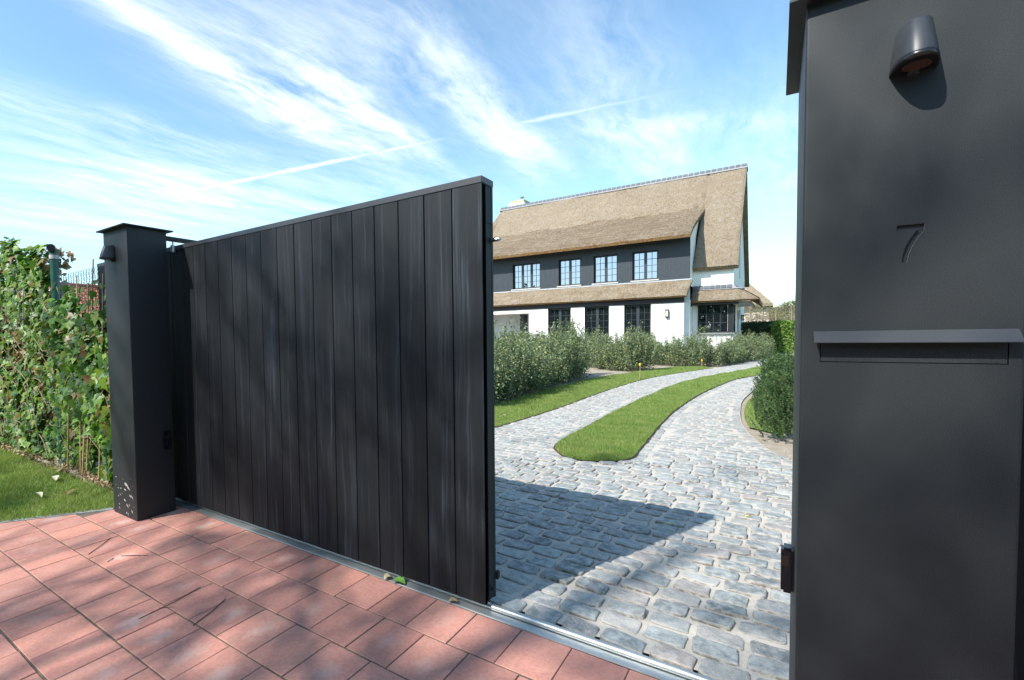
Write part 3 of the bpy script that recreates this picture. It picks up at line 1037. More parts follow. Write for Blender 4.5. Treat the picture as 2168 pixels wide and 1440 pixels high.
def split_y(poly, y0, y1):
    q = clip([(p[0], p[1]) for p in poly], (100, y0), (-100, y0))
    return clip(q, (-100, y1), (100, y1)) if len(q) > 2 else q


def merge_objs(objs, name):
    V, F, Rn = [], [], []
    b = 0
    for o in objs:
        me = o.data
        v = np.empty(len(me.vertices) * 3, np.float32)
        me.vertices.foreach_get('co', v)
        f = np.empty(len(me.loops), np.int32)
        me.loops.foreach_get('vertex_index', f)
        r_ = np.empty(len(me.polygons), np.float32)
        me.attributes['rnd'].data.foreach_get('value', r_)
        V.append(v.reshape(-1, 3))
        F.append(f.reshape(-1, 3) + b)
        Rn.append(r_)
        b += len(v) // 3
        bpy.data.objects.remove(o)
        bpy.data.meshes.remove(me)
    return np_mesh(name, np.concatenate(V), np.concatenate(F), 'grass', np.concatenate(Rn))


g = [grass('g', split_y(MEDIAN, 4.9, 8), .014, 46000, .034, .0028, 1), grass('g', split_y(MEDIAN, 8, 13), .014, 38000, .036, .004, 2), grass('g', split_y(MEDIAN, 13, 23), .014, 24000, .04, .008, 3)]
tag(merge_objs(g, 'grass'), 'strip of short bright green lawn down the middle of the cobbled drive', 'grass', kind='stuff')
g = [grass('g', split_y(VERGE, 4.5, 8), .01, 30000, .036, .003, 4), grass('g', split_y(VERGE, 8, 13), .01, 34000, .038, .004, 5), grass('g', split_y(VERGE, 13, 22), .01, 24000, .04, .008, 6)]
tag(merge_objs(g, 'grass'), 'green lawn verge between the cobbled drive and the shrub bed', 'grass', kind='stuff')
NEARLAWN = clip(LAWN, (-9, 3), (-9, -3))
NEARLAWN = [(x, y) for x, y in LAWN]
g = [grass('g', [(-4.12, 1.62), (-4.52, .98), (-5.0, .3), (-7.9, .3), (-7.9, 1.86), (-4.1, 1.86)], -.004, 90000, .042, .0022, 7, .9)]
tag(merge_objs(g, 'grass'), 'patch of mown lawn between the red paving and the ivy hedge', 'grass', kind='stuff')
g = [grass('g', RG, .004, 9000, .04, .004, 8)]
tag(merge_objs(g, 'grass'), 'small patch of lawn beside the yew at the edge of the drive', 'grass', kind='stuff')


# ------------------------------------------------------------------ gate rail
railx0, railx1 = -5.2, .052
rail = thing('gate_rail', 'galvanised steel ground rail with round track between red pavers and cobbles', 'rail', (0, 2.0, 0))
b = MB()
prof = [(-.014, .001), (-.012, .0075), (.028, .0105), (.034, .004), (.046, .004), (.05, .011), (.09, .011), (.092, .001)]
n = len(prof)
vs = [(railx0, y, z) for y, z in prof] + [(railx1, y, z) for y, z in prof]
b.raw(vs, [(i, i + 1, n + i + 1, n + i) for i in range(n - 1)] + [tuple(range(n)), tuple(range(2 * n - 1, n - 1, -1))])
part(b, 'base_plate', 'steel', rail)
b = MB()
b.tube([(railx0, .046, .017), (-1.06, .046, .017)], .010, 12)
b.tube([(-1.06, .046, .020), (railx1, .046, .020)], .0155, 16)
part(b, 'track_tube', 'steel', rail)

# ------------------------------------------------------------------ sliding gate
GX0, GX1, GY, GT = -5.1, -1.073, 2.002, .105
gate = thing('sliding_gate', 'half open sliding gate of wide vertical black stained boards', 'gate', (-3.0, GY + GT / 2, 0))
gl = gate.location


def gpart(b, name, mats):
    o = b.build(name, mats, None)
    o.parent = gate
    o.location = -gl
    return o


PKW = .15953
k = 0
x1 = GX1
while x1 > GX0 + .01:
    x0 = max(x1 - PKW, GX0)
    e0, e1 = x0 + .0018, x1 - (.0018 if k else 0)
    ch = .0035
    for side in (0, 1):
        if side == 1 and k > 0:
            break
        yy = GY
        prof = [(e0, yy + .022), (e0, yy + ch), (e0 + ch * .6, yy), (e1 - ch * .6, yy), (e1, yy + ch), (e1, yy + .022)]
        b = MB()
        b.prism([(p[0] - (x0 + x1) / 2, p[1] - yy) for p in prof], .0447, 1.983)
        o = b.build('plank', 'plank', None)
        o.parent = gate
        o.location = (-gl.x + (x0 + x1) / 2, -gl.y + yy + random.uniform(-.0006, .0006), 0)
        me = o.data
    b = MB()
    b.prism([(e0 - (x0 + x1) / 2, 0), (e1 - (x0 + x1) / 2, 0), (e1 - (x0 + x1) / 2, .018), (e0 - (x0 + x1) / 2, .018)], .0447, 1.983)
    o = b.build('plank', 'plank', None)
    o.parent = gate
    o.location = (-gl.x + (x0 + x1) / 2, -gl.y + GY + GT - .018, 0)
    x1 -= PKW
    k += 1
b = MB()
b.box(GX0, GY + .024, .06, GX1 - .012, GY + GT - .02, 1.97)
gpart(b, 'core_frame', 'beam')
for z0, z1 in ((.05, 1.812), (1.8135, 1.98)):
    b = MB()
    b.box(GX1 - .0115, GY + .034, z0, GX1 - .0005, GY + GT - .019, z1, bev=.0015)
    gpart(b, 'end_board', 'plank')
b = MB()
b.box(GX0 - .002, GY - .004, 1.9835, GX1 + .002, GY + GT + .004, 2.0158, bev=.003)
gpart(b, 'top_cap', 'lamp')
b = MB()
zc_, yc_ = 1.738, GY + .080
ring = [(0, .0095), (.042, .0095), (.050, .0085), (.056, .006), (.059, .001)]
vs, fs = [], []
for dx, rr in ring:
    for q in range(14):
        t = 2 * math.pi * q / 14
        vs.append((GX1 - .004 + dx, yc_ + math.cos(t) * rr, zc_ + math.sin(t) * rr))
for i in range(len(ring) - 1):
    fs += [(i * 14 + q, i * 14 + (q + 1) % 14, (i + 1) * 14 + (q + 1) % 14, (i + 1) * 14 + q) for q in range(14)]
fs.append(tuple(range(14 * 4, 14 * 5)))
b.raw(vs, fs, 0, True)
gpart(b, 'locating_pin', 'inox')
b = MB()
b.tube([(GX1 - .004, yc_, zc_), (GX1 + .002, yc_, zc_)], .013, 14)
gpart(b, 'pin_bush', 'rubber')
b = MB()
b.box(GX1 - .006, GY + GT - .002, .125, GX1 + .012, GY + GT + .022, .165, bev=.003)
gpart(b, 'stop_bracket', 'rubber')
b = MB()
b.tube([(GX1 - .002, GY + .065, .098), (GX1 + .014, GY + .065, .098)], .011, 12, r1=.008)
gpart(b, 'buffer', 'rubber')


# ------------------------------------------------------------------ pillars
def rounded_rect(x0, y0, x1, y1, r_, n=4):
    out = []
    for cx, cy, a0 in ((x1 - r_, y1 - r_, 0), (x0 + r_, y1 - r_, 90), (x0 + r_, y0 + r_, 180), (x1 - r_, y0 + r_, 270)):
        for k in range(n + 1):
            t = R(a0 + 90 * k / n)
            out.append((cx + r_ * math.cos(t), cy + r_ * math.sin(t)))
    return out


def pillar_body(w_, d_, h, holes=None, rr=.006):
    """box with rounded upright edges; front face (y=0) may have cut-outs given as outlines in (x,z)"""
    b = MB()
    out = rounded_rect(0, 0, w_, d_, rr)
    n = len(out)
    vs = [(x, y, 0) for x, y in out] + [(x, y, h) for x, y in out]
    fs = []
    for i in range(n):
        j = (i + 1) % n
        if holes and abs(out[i][1]) < 1e-6 and abs(out[j][1]) < 1e-6:
            continue
        fs.append((i, j, n + j, n + i))
    b.raw(vs, fs, 0, True)
    b.raw([(x, y, h) for x, y in out], [tuple(range(n))])
    if holes:
        bm = bmesh.new()
        loops = [[(rr, 0), (w_ - rr, 0), (w_ - rr, h), (rr, h)]] + holes
        for lp in loops:
            v_ = [bm.verts.new((x, 0, z)) for x, z in lp]
            for i in range(len(v_)):
                bm.edges.new((v_[i], v_[(i + 1) % len(v_)]))
        bmesh.ops.triangle_fill(bm, use_beauty=True, use_dissolve=False, edges=bm.edges[:], normal=(0, -1, 0))
        bm.verts.index_update()
        fs = []
        for f in bm.faces:
            f.normal_update()
            ids = [v.index for v in f.verts]
            fs.append(ids if f.normal.y < 0 else ids[::-1])
        b.raw([v.co[:] for v in bm.verts], fs)
        bm.free()
    return b


def cap(w_, d_, h, ov=.0355, th=.009):
    b = MB()
    b.box(-ov, -ov, h, w_ + ov, d_ + ov, h + th, bev=.0015)
    b.raw([(-ov * .5, -ov * .5, h + th), (w_ + ov * .5, -ov * .5, h + th), (w_ + ov * .5, d_ + ov * .5, h + th), (-ov * .5, d_ + ov * .5, h + th), (w_ / 2, d_ / 2, h + th + .012)],
          [(0, 1, 4), (1, 2, 4), (2, 3, 4), (3, 0, 4)])
    return b


LPX, LPY, LPW, LPD, LPH = -4.0381, 1.6314, .3735, .2826, 2.1012
lp = thing('gate_pillar', 'square dark metal gate pillar beside the ivy hedge, mud splashed at its foot', 'pillar', (LPX, LPY, 0), 'gate pillars')
part(pillar_body(LPW, LPD, LPH), 'body', 'powder', lp)
part(cap(LPW, LPD, LPH), 'cap', 'powder', lp)
b = MB()
b.box(LPW - .075, .03 + LPD - .28, LPH - .052, LPW - .015, .62, LPH - .026)
b.v = [(x, y, z) for x, y, z in b.v]
part(b, 'guide_beam', 'powder', lp)
for dy in (.352, .50):
    b = MB()
    b.tube([(LPW - .045, dy, LPH - .135), (LPW - .045, dy, LPH - .085)], .018, 14)
    b.tube([(LPW - .045, dy, LPH - .086), (LPW - .045, dy, LPH - .05)], .006, 8)
    part(b, 'guide_roller', 'steel', lp)
b = MB()
rs = random.Random(5)
splats = [(.22, .245, .030, .011, -14), (.255, .225, .03, .009, -26), (.20, .205, .017, .006, -8), (.28, .17, .018, .006, -30), (.31, .165, .022, .006, -42), (.13, .205, .012, .004, 4),
          (.09, .2, .013, .003, -6), (.12, .155, .012, .004, -20), (.19, .125, .016, .007, -24), (.23, .09, .022, .006, -38), (.26, .10, .011, .004, -46), (.09, .14, .008, .004, 10), (.10, .08, .010, .004, -20),
          (.3, .06, .017, .006, -50), (.21, .035, .008, .007, 80), (.235, .03, .017, .004, -58), (.06, .28, .010, .004, 20), (.05, .22, .006, .003, 0), (.17, .28, .005, .003, 0), (.1, .05, .013, .004, -50), (.33, .1, .007, .003, 80), (.15, .17, .006, .003, -20), (.29, .3, .004, .003, 30), (.32, .25, .005, .003, 50)]
for i, (x, z, a_, bb, ang) in enumerate(splats):
    nn = 14
    ca, sa = math.cos(R(ang)), math.sin(R(ang))
    ptsl = []
    for q in range(nn):
        t = 2 * math.pi * q / nn
        ex = a_ * math.cos(t)
        ey = bb * math.sin(t) * (1 - .75 * max(0, math.cos(t))) * rs.uniform(.75, 1.2)
        ptsl.append((x + ex * ca - ey * sa, -.0009 - .00002 * i, z + ex * sa + ey * ca))
    b.raw(ptsl, [tuple(range(nn))])
o = part(b, 'mud_splashes', 'mud', lp)
o['kind'] = 'stuff'

RPX, RPY, RPW, RPD, RPH = .0506, 1.6244, .3789, .5345, 2.1152
SEV = [(0.2251, 1.5428), (0.2712, 1.5421), (0.2708, 1.5254), (0.2632, 1.5138), (0.2534, 1.4945), (0.2469, 1.4746), (0.2439, 1.4545), (0.2346, 1.4545), (0.2365, 1.4757), (0.243, 1.4989), (0.2529, 1.5183), (0.2607, 1.5297), (0.2251, 1.5303)]
SEV = [(x - RPX, z) for x, z in SEV]
SLOT = [(.0895 - RPX, 1.2185), (.4055 - RPX, 1.2185), (.4055 - RPX, 1.272), (.0895 - RPX, 1.272)]
rp = thing('gate_pillar', 'tall dark metal gate pillar close by, with engraved 7 and letterbox slot', 'pillar', (RPX, RPY, 0), 'gate pillars')
part(pillar_body(RPW, RPD, RPH, [SEV[::-1], SLOT]), 'body', 'powder', rp)
part(cap(RPW, RPD, RPH, .0345), 'cap', 'powder', rp)


def recess(outline, depth, b, mi_wall=0, mi_floor=0):
    n = len(outline)
    vs = [(x, 0, z) for x, z in outline] + [(x, depth, z) for x, z in outline]
    b.raw(vs, [(i, n + i, n + (i + 1) % n, (i + 1) % n) for i in range(n)], mi_wall)
    tri = tessellate_polygon([[Vector((x, 0, z)) for x, z in outline]])
    b.raw([(x, depth, z) for x, z in outline], [t for t in tri], mi_floor)


b = MB()
recess(SEV, .008, b, 1, 0)
part(b, 'engraved_number', ['powder', 'litedge'], rp)
b = MB()
recess(SLOT, .012, b)
part(b, 'letterbox_recess', 'black', rp)
lb = thing('letterbox', 'wide letterbox flap under a bent metal canopy on the near pillar', 'letterbox', (RPX, RPY, 1.22))
b = MB()
b.box(SLOT[0][0] + .0014, .0012, .0000, SLOT[1][0] - .0014, .006, .049, bev=.0006)
part(b, 'flap', 'powder', lb)
b = MB()
x0, x1 = .0762 - RPX, .4185 - RPX
pf = [(-.0005, .0735), (-.0005, .0755), (-.002, .0763), (-.0345, .0495), (-.0345, .0478), (-.002, .0735)]
n = len(pf)
b.raw([(x0, y, z) for y, z in pf] + [(x1, y, z) for y, z in pf], [(i, n + i, n + (i + 1) % n, (i + 1) % n) for i in range(n)] + [tuple(range(n)), tuple(range(2 * n - 1, n - 1, -1))])
part(b, 'canopy', 'lamp', lb)


def wall_lamp(x, y, z, label):
    t = thing('wall_lamp', label, 'lamp', (x, y, z), 'lamps on the gate pillars')
    def dshape(w_, p_, z_, n=22):
        out = []
        for k in range(n + 1):
            a_ = math.pi + math.pi * k / n
            c_, s_ = math.cos(a_), math.sin(a_)
            out.append((w_ * math.copysign(abs(c_) ** .75, c_), p_ * s_ if True else 0, z_))
        return out
    def loft(rings):
        b = MB()
        n = len(rings[0])
        vs = [p for r_ in rings for p in r_]
        fs = []
        for i in range(len(rings) - 1):
            fs += [(i * n + k, i * n + k + 1, (i + 1) * n + k + 1, (i + 1) * n + k) for k in range(n - 1)]
            fs += [(i * n + n - 1, i * n, (i + 1) * n, (i + 1) * n + n - 1)]
        b.raw(vs, fs, 0, True)
        b.raw(rings[-1], [tuple(range(n))])
        b.raw(rings[0], [tuple(range(n - 1, -1, -1))])
        return b
    part(loft([dshape(.0385, .086, .0145), dshape(.0375, .083, .03), dshape(.029, .060, .094), dshape(.027, .056, .098), dshape(.022, .048, .0995)]), 'shade', 'lamp', t)
    part(loft([dshape(.0375, .084, -.001), dshape(.040, .089, .000), dshape(.040, .089, .0115), dshape(.0385, .087, .0135)]), 'rim', 'black', t)
    b = MB()
    b.tube([(0, -.040, -.0005), (0, -.040, -.003)], .024, 24)
    b.v = [(v[0], -.040 + (v[1] + .040) * 1.05, v[2]) for v in b.v]
    part(b, 'lens', 'lens', t)
    b = MB()
    b.tube([(0, -.008, -.002), (0, -.008, -.011)], .010, 14)
    part(b, 'fixing_screw', 'lamp', t)
    b = MB()
    b.tube([(0, -.007, .094), (0, -.007, .108)], .0085, 14)
    part(b, 'fixing_screw', 'lamp', t)
    return t


wall_lamp(.245, RPY - .0002, 1.889, 'dark tapered wall lamp high on the near pillar above the number 7')
wall_lamp(LPX + .150, LPY - .0002, 1.884, 'dark tapered wall lamp on the far pillar by the ivy hedge')


def sensor(x, y, z, sgn, label):
    t = thing('gate_sensor', label, 'sensor', (x, y, z), 'photocells on the pillars')
    b = MB()
    b.box(min(0, sgn * .032), 0, 0, max(0, sgn * .032), .052, .137, bev=.007)
    part(b, 'housing', 'glossblack', t)
    b = MB()
    b.box(min(sgn * .013, sgn * .0318), -.0008, .083, max(sgn * .013, sgn * .0318), .001, .115)
    b.box(sgn * .0312 - .001, .004, .083, sgn * .0312 + .0012, .048, .115)
    part(b, 'lens', 'window_lens', t)


sensor(RPX + .0004, 1.818, .515, -1, 'glossy black photocell on the inner side of the near pillar')
sensor(LPX + LPW - .0004, 1.833, .485, 1, 'small black photocell low on the inner side of the far pillar')

# dark board fence right of the near pillar
fn = thing('board_fence', 'black board fence in shade behind the right edge of the near pillar', 'fence', (.435, 1.95, 0))
for k in range(9):
    b = MB()
    b.box(k * .16 + .002, 0, .04, k * .16 + .157, .022, 1.95, bev=.003)
    part(b, 'board', 'plank', fn)


# ------------------------------------------------------------------ thatched house
HX, HY = -9.0, 28.0
house = thing('thatched_house', 'white two storey house with thatched roof and dark clad upper floor', 'house', (HX, HY, 0))


def hp(mb, name, mats, parent=house):
    """part built in world coordinates"""
    o = mb.build(name, mats, None)
    o.parent = parent
    if parent is house:
        o.location = (-HX, -HY, 0)
    return o


# walls of the long front block, around its openings
WZ = 2.765
b = MB()
FY, FB = 27.7, 30.0
op = [(-17.0, -11.8), (-10.64, -9.31), (-8.55, -7.25), (-6.49, -5.19)]
xs = [-19.0] + [v for o_ in op for v in o_] + [-3.70]
for i in range(0, len(xs), 2):
    b.box(xs[i], FY, 0, xs[i + 1], FB, WZ)
b.box(-17.0, FY, 2.56, -11.8, FB - .01, WZ - .001)
for a_, c_ in op[1:]:
    b.box(a_, FY + .004, 0, c_, FB - .02, .80)
b.box(-19, FB, 0, -3.7, FB + .2, WZ)
b.box(-3.9, 28.2, 0, -3.5, 30.6, 3.6)
hp(b, 'front_wall', 'plaster')
b = MB()
b.box(-17.0, 29.4, 0, -11.8, 29.6, 2.6)
b.box(-17, 27.8, 2.55, -11.8, 29.4, 2.64)
b.box(-12.9, 28.9, 0, -12.62, 29.39, 2.55, 1)
hp(b, 'terrace_recess', ['int', 'cladding'])
b = MB()
b.box(-17.0, FY - .004, 2.545, -11.8, FY + .06, 2.562)
hp(b, 'screen_box', 'lichen')
b = MB()
b.box(-19, FY - .05, WZ + .002, -3.705, FY + .2, 3.17)
hp(b, 'eaves_beam', 'beam')

# right part walls around the corner window
GXW = -1.74
b = MB()
b.box(-3.5, 29.2, 0, GXW, 29.5, 1.175)
b.box(-3.5, 29.2, 2.69, GXW, 29.5, 4.75)
b.box(-3.5, 29.2, 1.175, -3.27, 29.5, 2.69)
b.box(GXW - .3, 29.5, 0, GXW, 30.6, 1.175)
b.box(GXW - .3, 29.5, 2.69, GXW, 30.6, 4.75)
b.box(GXW - .3, 30.6, 0, GXW, 39.4, 4.6)
gy0, gy1 = 29.2, 39.6
prof = [(gy0, 4.6), (gy1, 4.6), (34.35, 10.3), (34.0, 10.3)]
vs = [(GXW - .3, y, z) for y, z in prof] + [(GXW, y, z) for y, z in prof]
b.raw(vs, [(3, 2, 1, 0), (4, 5, 6, 7), (0, 1, 5, 4), (1, 2, 6, 5), (2, 3, 7, 6), (3, 0, 4, 7)])
hp(b, 'side_wall', 'plaster')
b = MB()
b.raw([(-3.5, 28.2, 2.9), (-3.5, 30.2, 2.9), (-3.5, 30.2, 6.3), (-3.5, 31.4, 7.4), (-3.5, 31.4, 7.55), (-3.5, 28.2, 6.05)], [(0, 1, 2, 3, 4, 5)])
b.raw([(-3.74, 28.25, 2.9), (-3.74, 30.2, 2.9), (-3.74, 30.2, 6.3), (-3.74, 31.4, 7.4), (-3.74, 31.4, 7.55), (-3.74, 28.25, 6.05)], [(5, 4, 3, 2, 1, 0)])
hp(b, 'dormer_cheek', 'plaster')
b = MB()
n = 10
for y0, z0, z1, w_ in ((34.0, 4.3, 5.5, .55),):
    ol = [(y0 - w_, z0), (y0 + w_, z0)] + [(y0 + w_ * math.cos(math.pi * k / n), z1 + w_ * math.sin(math.pi * k / n)) for k in range(n + 1)]
    b.raw([(GXW + .02, y, z) for y, z in ol], [tuple(range(len(ol)))])
    b.raw([(GXW + .02, y, z) for y, z in ol] + [(GXW - .01, y, z) for y, z in ol], [(i, (i + 1) % len(ol), len(ol) + (i + 1) % len(ol), len(ol) + i) for i in range(len(ol))])
hp(b, 'arched_niche', 'grey')

# upper floor cladding: narrow upright boards round the windows
CY = 28.2
upw = [(-13.06, -11.31, 3), (-10.19, -8.93, 2), (-8.22, -6.95, 2), (-6.21, -4.96, 2)]
WZ0, WZ1 = 4.05, 5.56
b = MB()
bw = .0765
x = -19.0
while x < -3.53:
    x1 = min(x + bw, -3.50)
    segs = [(3.99, 6.25)]
    for a_, c_, _ in upw:
        if x1 > a_ + .012 and x < c_ - .012:
            segs = [(3.99, WZ0), (WZ1, 6.25)]
    for z0, z1 in segs:
        b.box(x + .006, CY, z0, x1 - .006, CY + .03, z1)
    x = x1
b.box(-19, CY + .018, 3.9, -3.50, CY + .03, WZ0)
b.box(-19, CY + .018, WZ1, -3.50, CY + .03, 6.3)
xs = [-19] + [v for a_, c_, _ in upw for v in (a_, c_)] + [-3.5]
for i in range(0, len(xs), 2):
    b.box(xs[i], CY + .0185, WZ0, xs[i + 1], CY + .0305, WZ1)
o = hp(b, 'cladding_boards', 'cladding')
o['kind'] = 'stuff'
b = MB()
b.box(-19, CY - .03, 3.93, -3.50, CY - .001, 4.005)
hp(b, 'cladding_trim', 'cladding')


def window(a_, c_, z0, z1, y, ncase, rows, fd, glass, sill=None, reveal='frame_dark', deep=.17, low=0.0):
    """casement window: frame with mullions and bars, panes and sill as sub-parts"""
    cx, cz = (a_ + c_) / 2, (z0 + z1) / 2
    b = MB()
    yr = y + deep
    b.box(a_ - .0, y + .002, z0, a_ + .018, yr + .06, z1)
    b.box(c_ - .018, y + .002, z0, c_, yr + .06, z1)
    b.box(a_ + .018, y + .002, z1 - .018, c_ - .018, yr + .06, z1)
    b.box(a_ + .018, y + .02, z0, c_ - .018, yr + .06, z0 + .02)
    win = hp(b, 'window', reveal)
    b = MB()
    fw_ = .065
    x0, x1 = a_ + .018, c_ - .018
    zz0, zz1 = z0 + .02, z1 - .018
    b.box(x0, yr, zz0, x0 + fw_, yr + .05, zz1)
    b.box(x1 - fw_, yr, zz0, x1, yr + .05, zz1)
    b.box(x0 + fw_, yr + .001, zz0, x1 - fw_, yr + .05, zz0 + fw_ + low)
    b.box(x0 + fw_, yr + .001, zz1 - fw_, x1 - fw_, yr + .05, zz1)
    cw = (x1 - x0) / ncase
    for k in range(1, ncase):
        b.box(x0 + cw * k - .07, yr - .012, zz0 + .002, x0 + cw * k + .07, yr + .048, zz1 - .002)
    frame = b
    panes = []
    for k in range(ncase):
        l = x0 + cw * k + (fw_ if k == 0 else .07)
        r_ = x0 + cw * (k + 1) - (fw_ if k == ncase - 1 else .07)
        zb, zt_ = zz0 + fw_ + low, zz1 - fw_
        frame.box((l + r_) / 2 - .012, yr + .006, zb, (l + r_) / 2 + .012, yr + .04, zt_)
        rh = (zt_ - zb) / rows
        for q in range(1, rows):
            frame.box(l, yr + .008, zb + rh * q - .011, r_, yr + .038, zb + rh * q + .011)
        for q in range(rows):
            for (pl, pr_) in ((l, (l + r_) / 2 - .012), ((l + r_) / 2 + .012, r_)):
                panes.append((pl, pr_, zb + rh * q + (.011 if q else 0), zb + rh * (q + 1) - (.011 if q < rows - 1 else 0)))
    local(frame.build('frame', 'frame', win))
    for (pl, pr_, pb, pt) in panes:
        pm = MB()
        tl = random.uniform(-.0012, .0012)
        pm.raw([(pl, yr + .022 + tl, pb), (pr_, yr + .022 - tl, pb), (pr_, yr + .022 - tl * .6, pt), (pl, yr + .022 + tl * .4, pt)], [(0, 1, 2, 3)])
        local(pm.build('pane', glass, win))
    b = MB()
    b.box(a_ - .02, yr + .062, z0 - .02, c_ + .02, yr + .09, z1 + .02)
    local(b.build('blind_back', 'frame_dark', win))
    if sill:
        b = MB()
        b.box(a_ - .06, y - .11, z0 - .075, c_ + .06, y + deep, z0 - .004, bev=.008)
        local(b.build('sill', sill, win))
    return win


for a_, c_, n_ in upw:
    window(a_, c_, WZ0, WZ1, CY, n_, 4, .05, 'glass_sky', 'stone')
for a_, c_ in op[1:]:
    window(a_ + .0, c_ - .0, .82, 2.765, FY + .02, 2, 5, .05, 'glass_dark', 'bluestone', 'frame_dark', .14)

# corner bay window
b = MB()
ax, cx_ = -3.26, GXW + .02
z0, z1 = 1.235, 2.685
b.box(ax, 29.16, z0, ax + .06, 29.24, z1)
b.box(cx_ - .24, 29.16, z0, cx_, 29.42, z1)
b.box(ax + .06, 29.161, z0, cx_ - .24, 29.239, z0 + .07)
b.box(ax + .06, 29.161, z1 - .07, cx_ - .24, 29.239, z1)
b.box(cx_ - .08, 30.5, z0, cx_ - .001, 30.6, z1)
b.box(cx_ - .08, 29.42, z0, cx_ - .001, 30.5, z0 + .07)
b.box(cx_ - .08, 29.42, z1 - .07, cx_ - .001, 30.5, z1)
bay = hp(b, 'window', 'frame_dark')
fr = MB()
l, r_ = ax + .06, cx_ - .24
zb, zt_ = z0 + .07, z1 - .07
for k in range(1, 4):
    q = l + (r_ - l) * k / 4
    fr.box(q - .014, 29.17, zb, q + .014, 29.23, zt_)
for k in range(1, 3):
    q = zb + (zt_ - zb) * k / 3
    fr.box(l, 29.172, q - .014, r_, 29.228, q + .014)
    fr.box(cx_ - .06, 29.42, q - .014, cx_ - .02, 30.5, q + .014)
fr.box(cx_ - .062, 29.94, zb, cx_ - .018, 29.97, zt_)
local(fr.build('frame', 'frame', bay))
for k in range(4):
    for q in range(3):
        pm = MB()
        xa, xb = l + (r_ - l) * k / 4 + .014, l + (r_ - l) * (k + 1) / 4 - .014
        za, zb2 = zb + (zt_ - zb) * q / 3 + .014, zb + (zt_ - zb) * (q + 1) / 3 - .014
        tl = random.uniform(-.002, .002)
        pm.raw([(xa, 29.2 + tl, za), (xb, 29.2 - tl, za), (xb, 29.2, zb2), (xa, 29.2, zb2)], [(0, 1, 2, 3)])
        local(pm.build('pane', 'glass_dark', bay))
for k in range(2):
    for q in range(3):
        pm = MB()
        ya, yb = (29.42, 29.94) if k == 0 else (29.97, 30.5)
        za, zb2 = zb + (zt_ - zb) * q / 3 + .014, zb + (zt_ - zb) * (q + 1) / 3 - .014
        pm.raw([(cx_ - .04, ya, za), (cx_ - .04, yb, za), (cx_ - .04, yb, zb2), (cx_ - .04, ya, zb2)], [(0, 1, 2, 3)])
        local(pm.build('pane', 'glass_dark', bay))
b = MB()
b.box(ax - .01, 29.26, z0, cx_ - .26, 29.3, z1)
b.box(cx_ - .14, 29.45, z0, cx_ - .10, 30.6, z1)
local(b.build('blind_back', 'frame_dark', bay))
b = MB()
b.box(ax - .05, 29.08, z0 - .085, cx_ + .06, 29.42, z0 - .003, bev=.01)
b.box(cx_ - .2, 29.421, z0 - .085, cx_ + .06, 30.7, z0 - .003, bev=.01)
local(b.build('sill', 'bluestone', bay))


# ---- thatch slabs
def thatch(name, rows_, xl, xr, th, nx, mats, seed=0, amp=.035, lip=True, round_=.35, sub=5):
    """slab following a profile of (y,z) rows from eave to ridge, left and right x given per row"""
    prof = []
    L_, R_ = [], []
    for i in range(len(rows_) - 1):
        for k in range(sub):
            t = k / sub
            prof.append((rows_[i][0] + (rows_[i + 1][0] - rows_[i][0]) * t, rows_[i][1] + (rows_[i + 1][1] - rows_[i][1]) * t))
            L_.append(xl[i] + (xl[i + 1] - xl[i]) * t)
            R_.append(xr[i] + (xr[i + 1] - xr[i]) * t)
    prof.append(rows_[-1])
    L_.append(xl[-1])
    R_.append(xr[-1])
    n = len(prof)
    top, bot = [], []
    for i in range(n):
        a_ = prof[max(i - 1, 0)]
        c_ = prof[min(i + 1, n - 1)]
        ty, tz = c_[0] - a_[0], c_[1] - a_[1]
        ln_ = math.hypot(ty, tz)
        ny, nz = -tz / ln_, ty / ln_
        if nz < 0:
            ny, nz = -ny, -nz
        for j in range(nx + 1):
            t = j / nx
            x = L_[i] + (R_[i] - L_[i]) * t
            y, z = prof[i]
            d = amp * (mnoise.noise(Vector((x * .8 + seed, y * 1.1, z * 1.1))) + .5 * mnoise.noise(Vector((x * 2.7 + seed, y * 3.1, z * 3.1)))) + amp * .35 * random.uniform(-1, 1)
            if lip:
                d -= .05 * max(0, 1 - i / 1.6)
            ed = min(t, 1 - t) * abs(R_[i] - L_[i])
            d -= .05 * max(0, 1 - ed / .09)
            top.append((x, y + ny * d, z + nz * d))
            bot.append((x, y - ny * th + .0 * d, z - nz * th))
    b = MB()
    W_ = nx + 1
    N_ = n * W_
    fs = []
    for i in range(n - 1):
        for j in range(nx):
            fs.append((i * W_ + j, i * W_ + j + 1, (i + 1) * W_ + j + 1, (i + 1) * W_ + j))
    b.raw(top + bot, fs, 0, True)
    vs = top + bot
    b.raw(vs, [tuple(N_ + q for q in f[::-1]) for f in fs], 1, False)
    b.raw(vs, [(N_ + j, N_ + j + 1, j + 1, j) for j in range(nx)], 1)
    e = (n - 1) * W_
    b.raw(vs, [(e + j, e + j + 1, N_ + e + j + 1, N_ + e + j) for j in range(nx)], 1)
    b.raw(vs, [(i * W_, (i + 1) * W_, N_ + (i + 1) * W_, N_ + i * W_) for i in range(n - 1)], 2)
    b.raw(vs, [(i * W_ + nx, N_ + i * W_ + nx, N_ + (i + 1) * W_ + nx, (i + 1) * W_ + nx) for i in range(n - 1)], 2)
    return hp(b, name, mats)


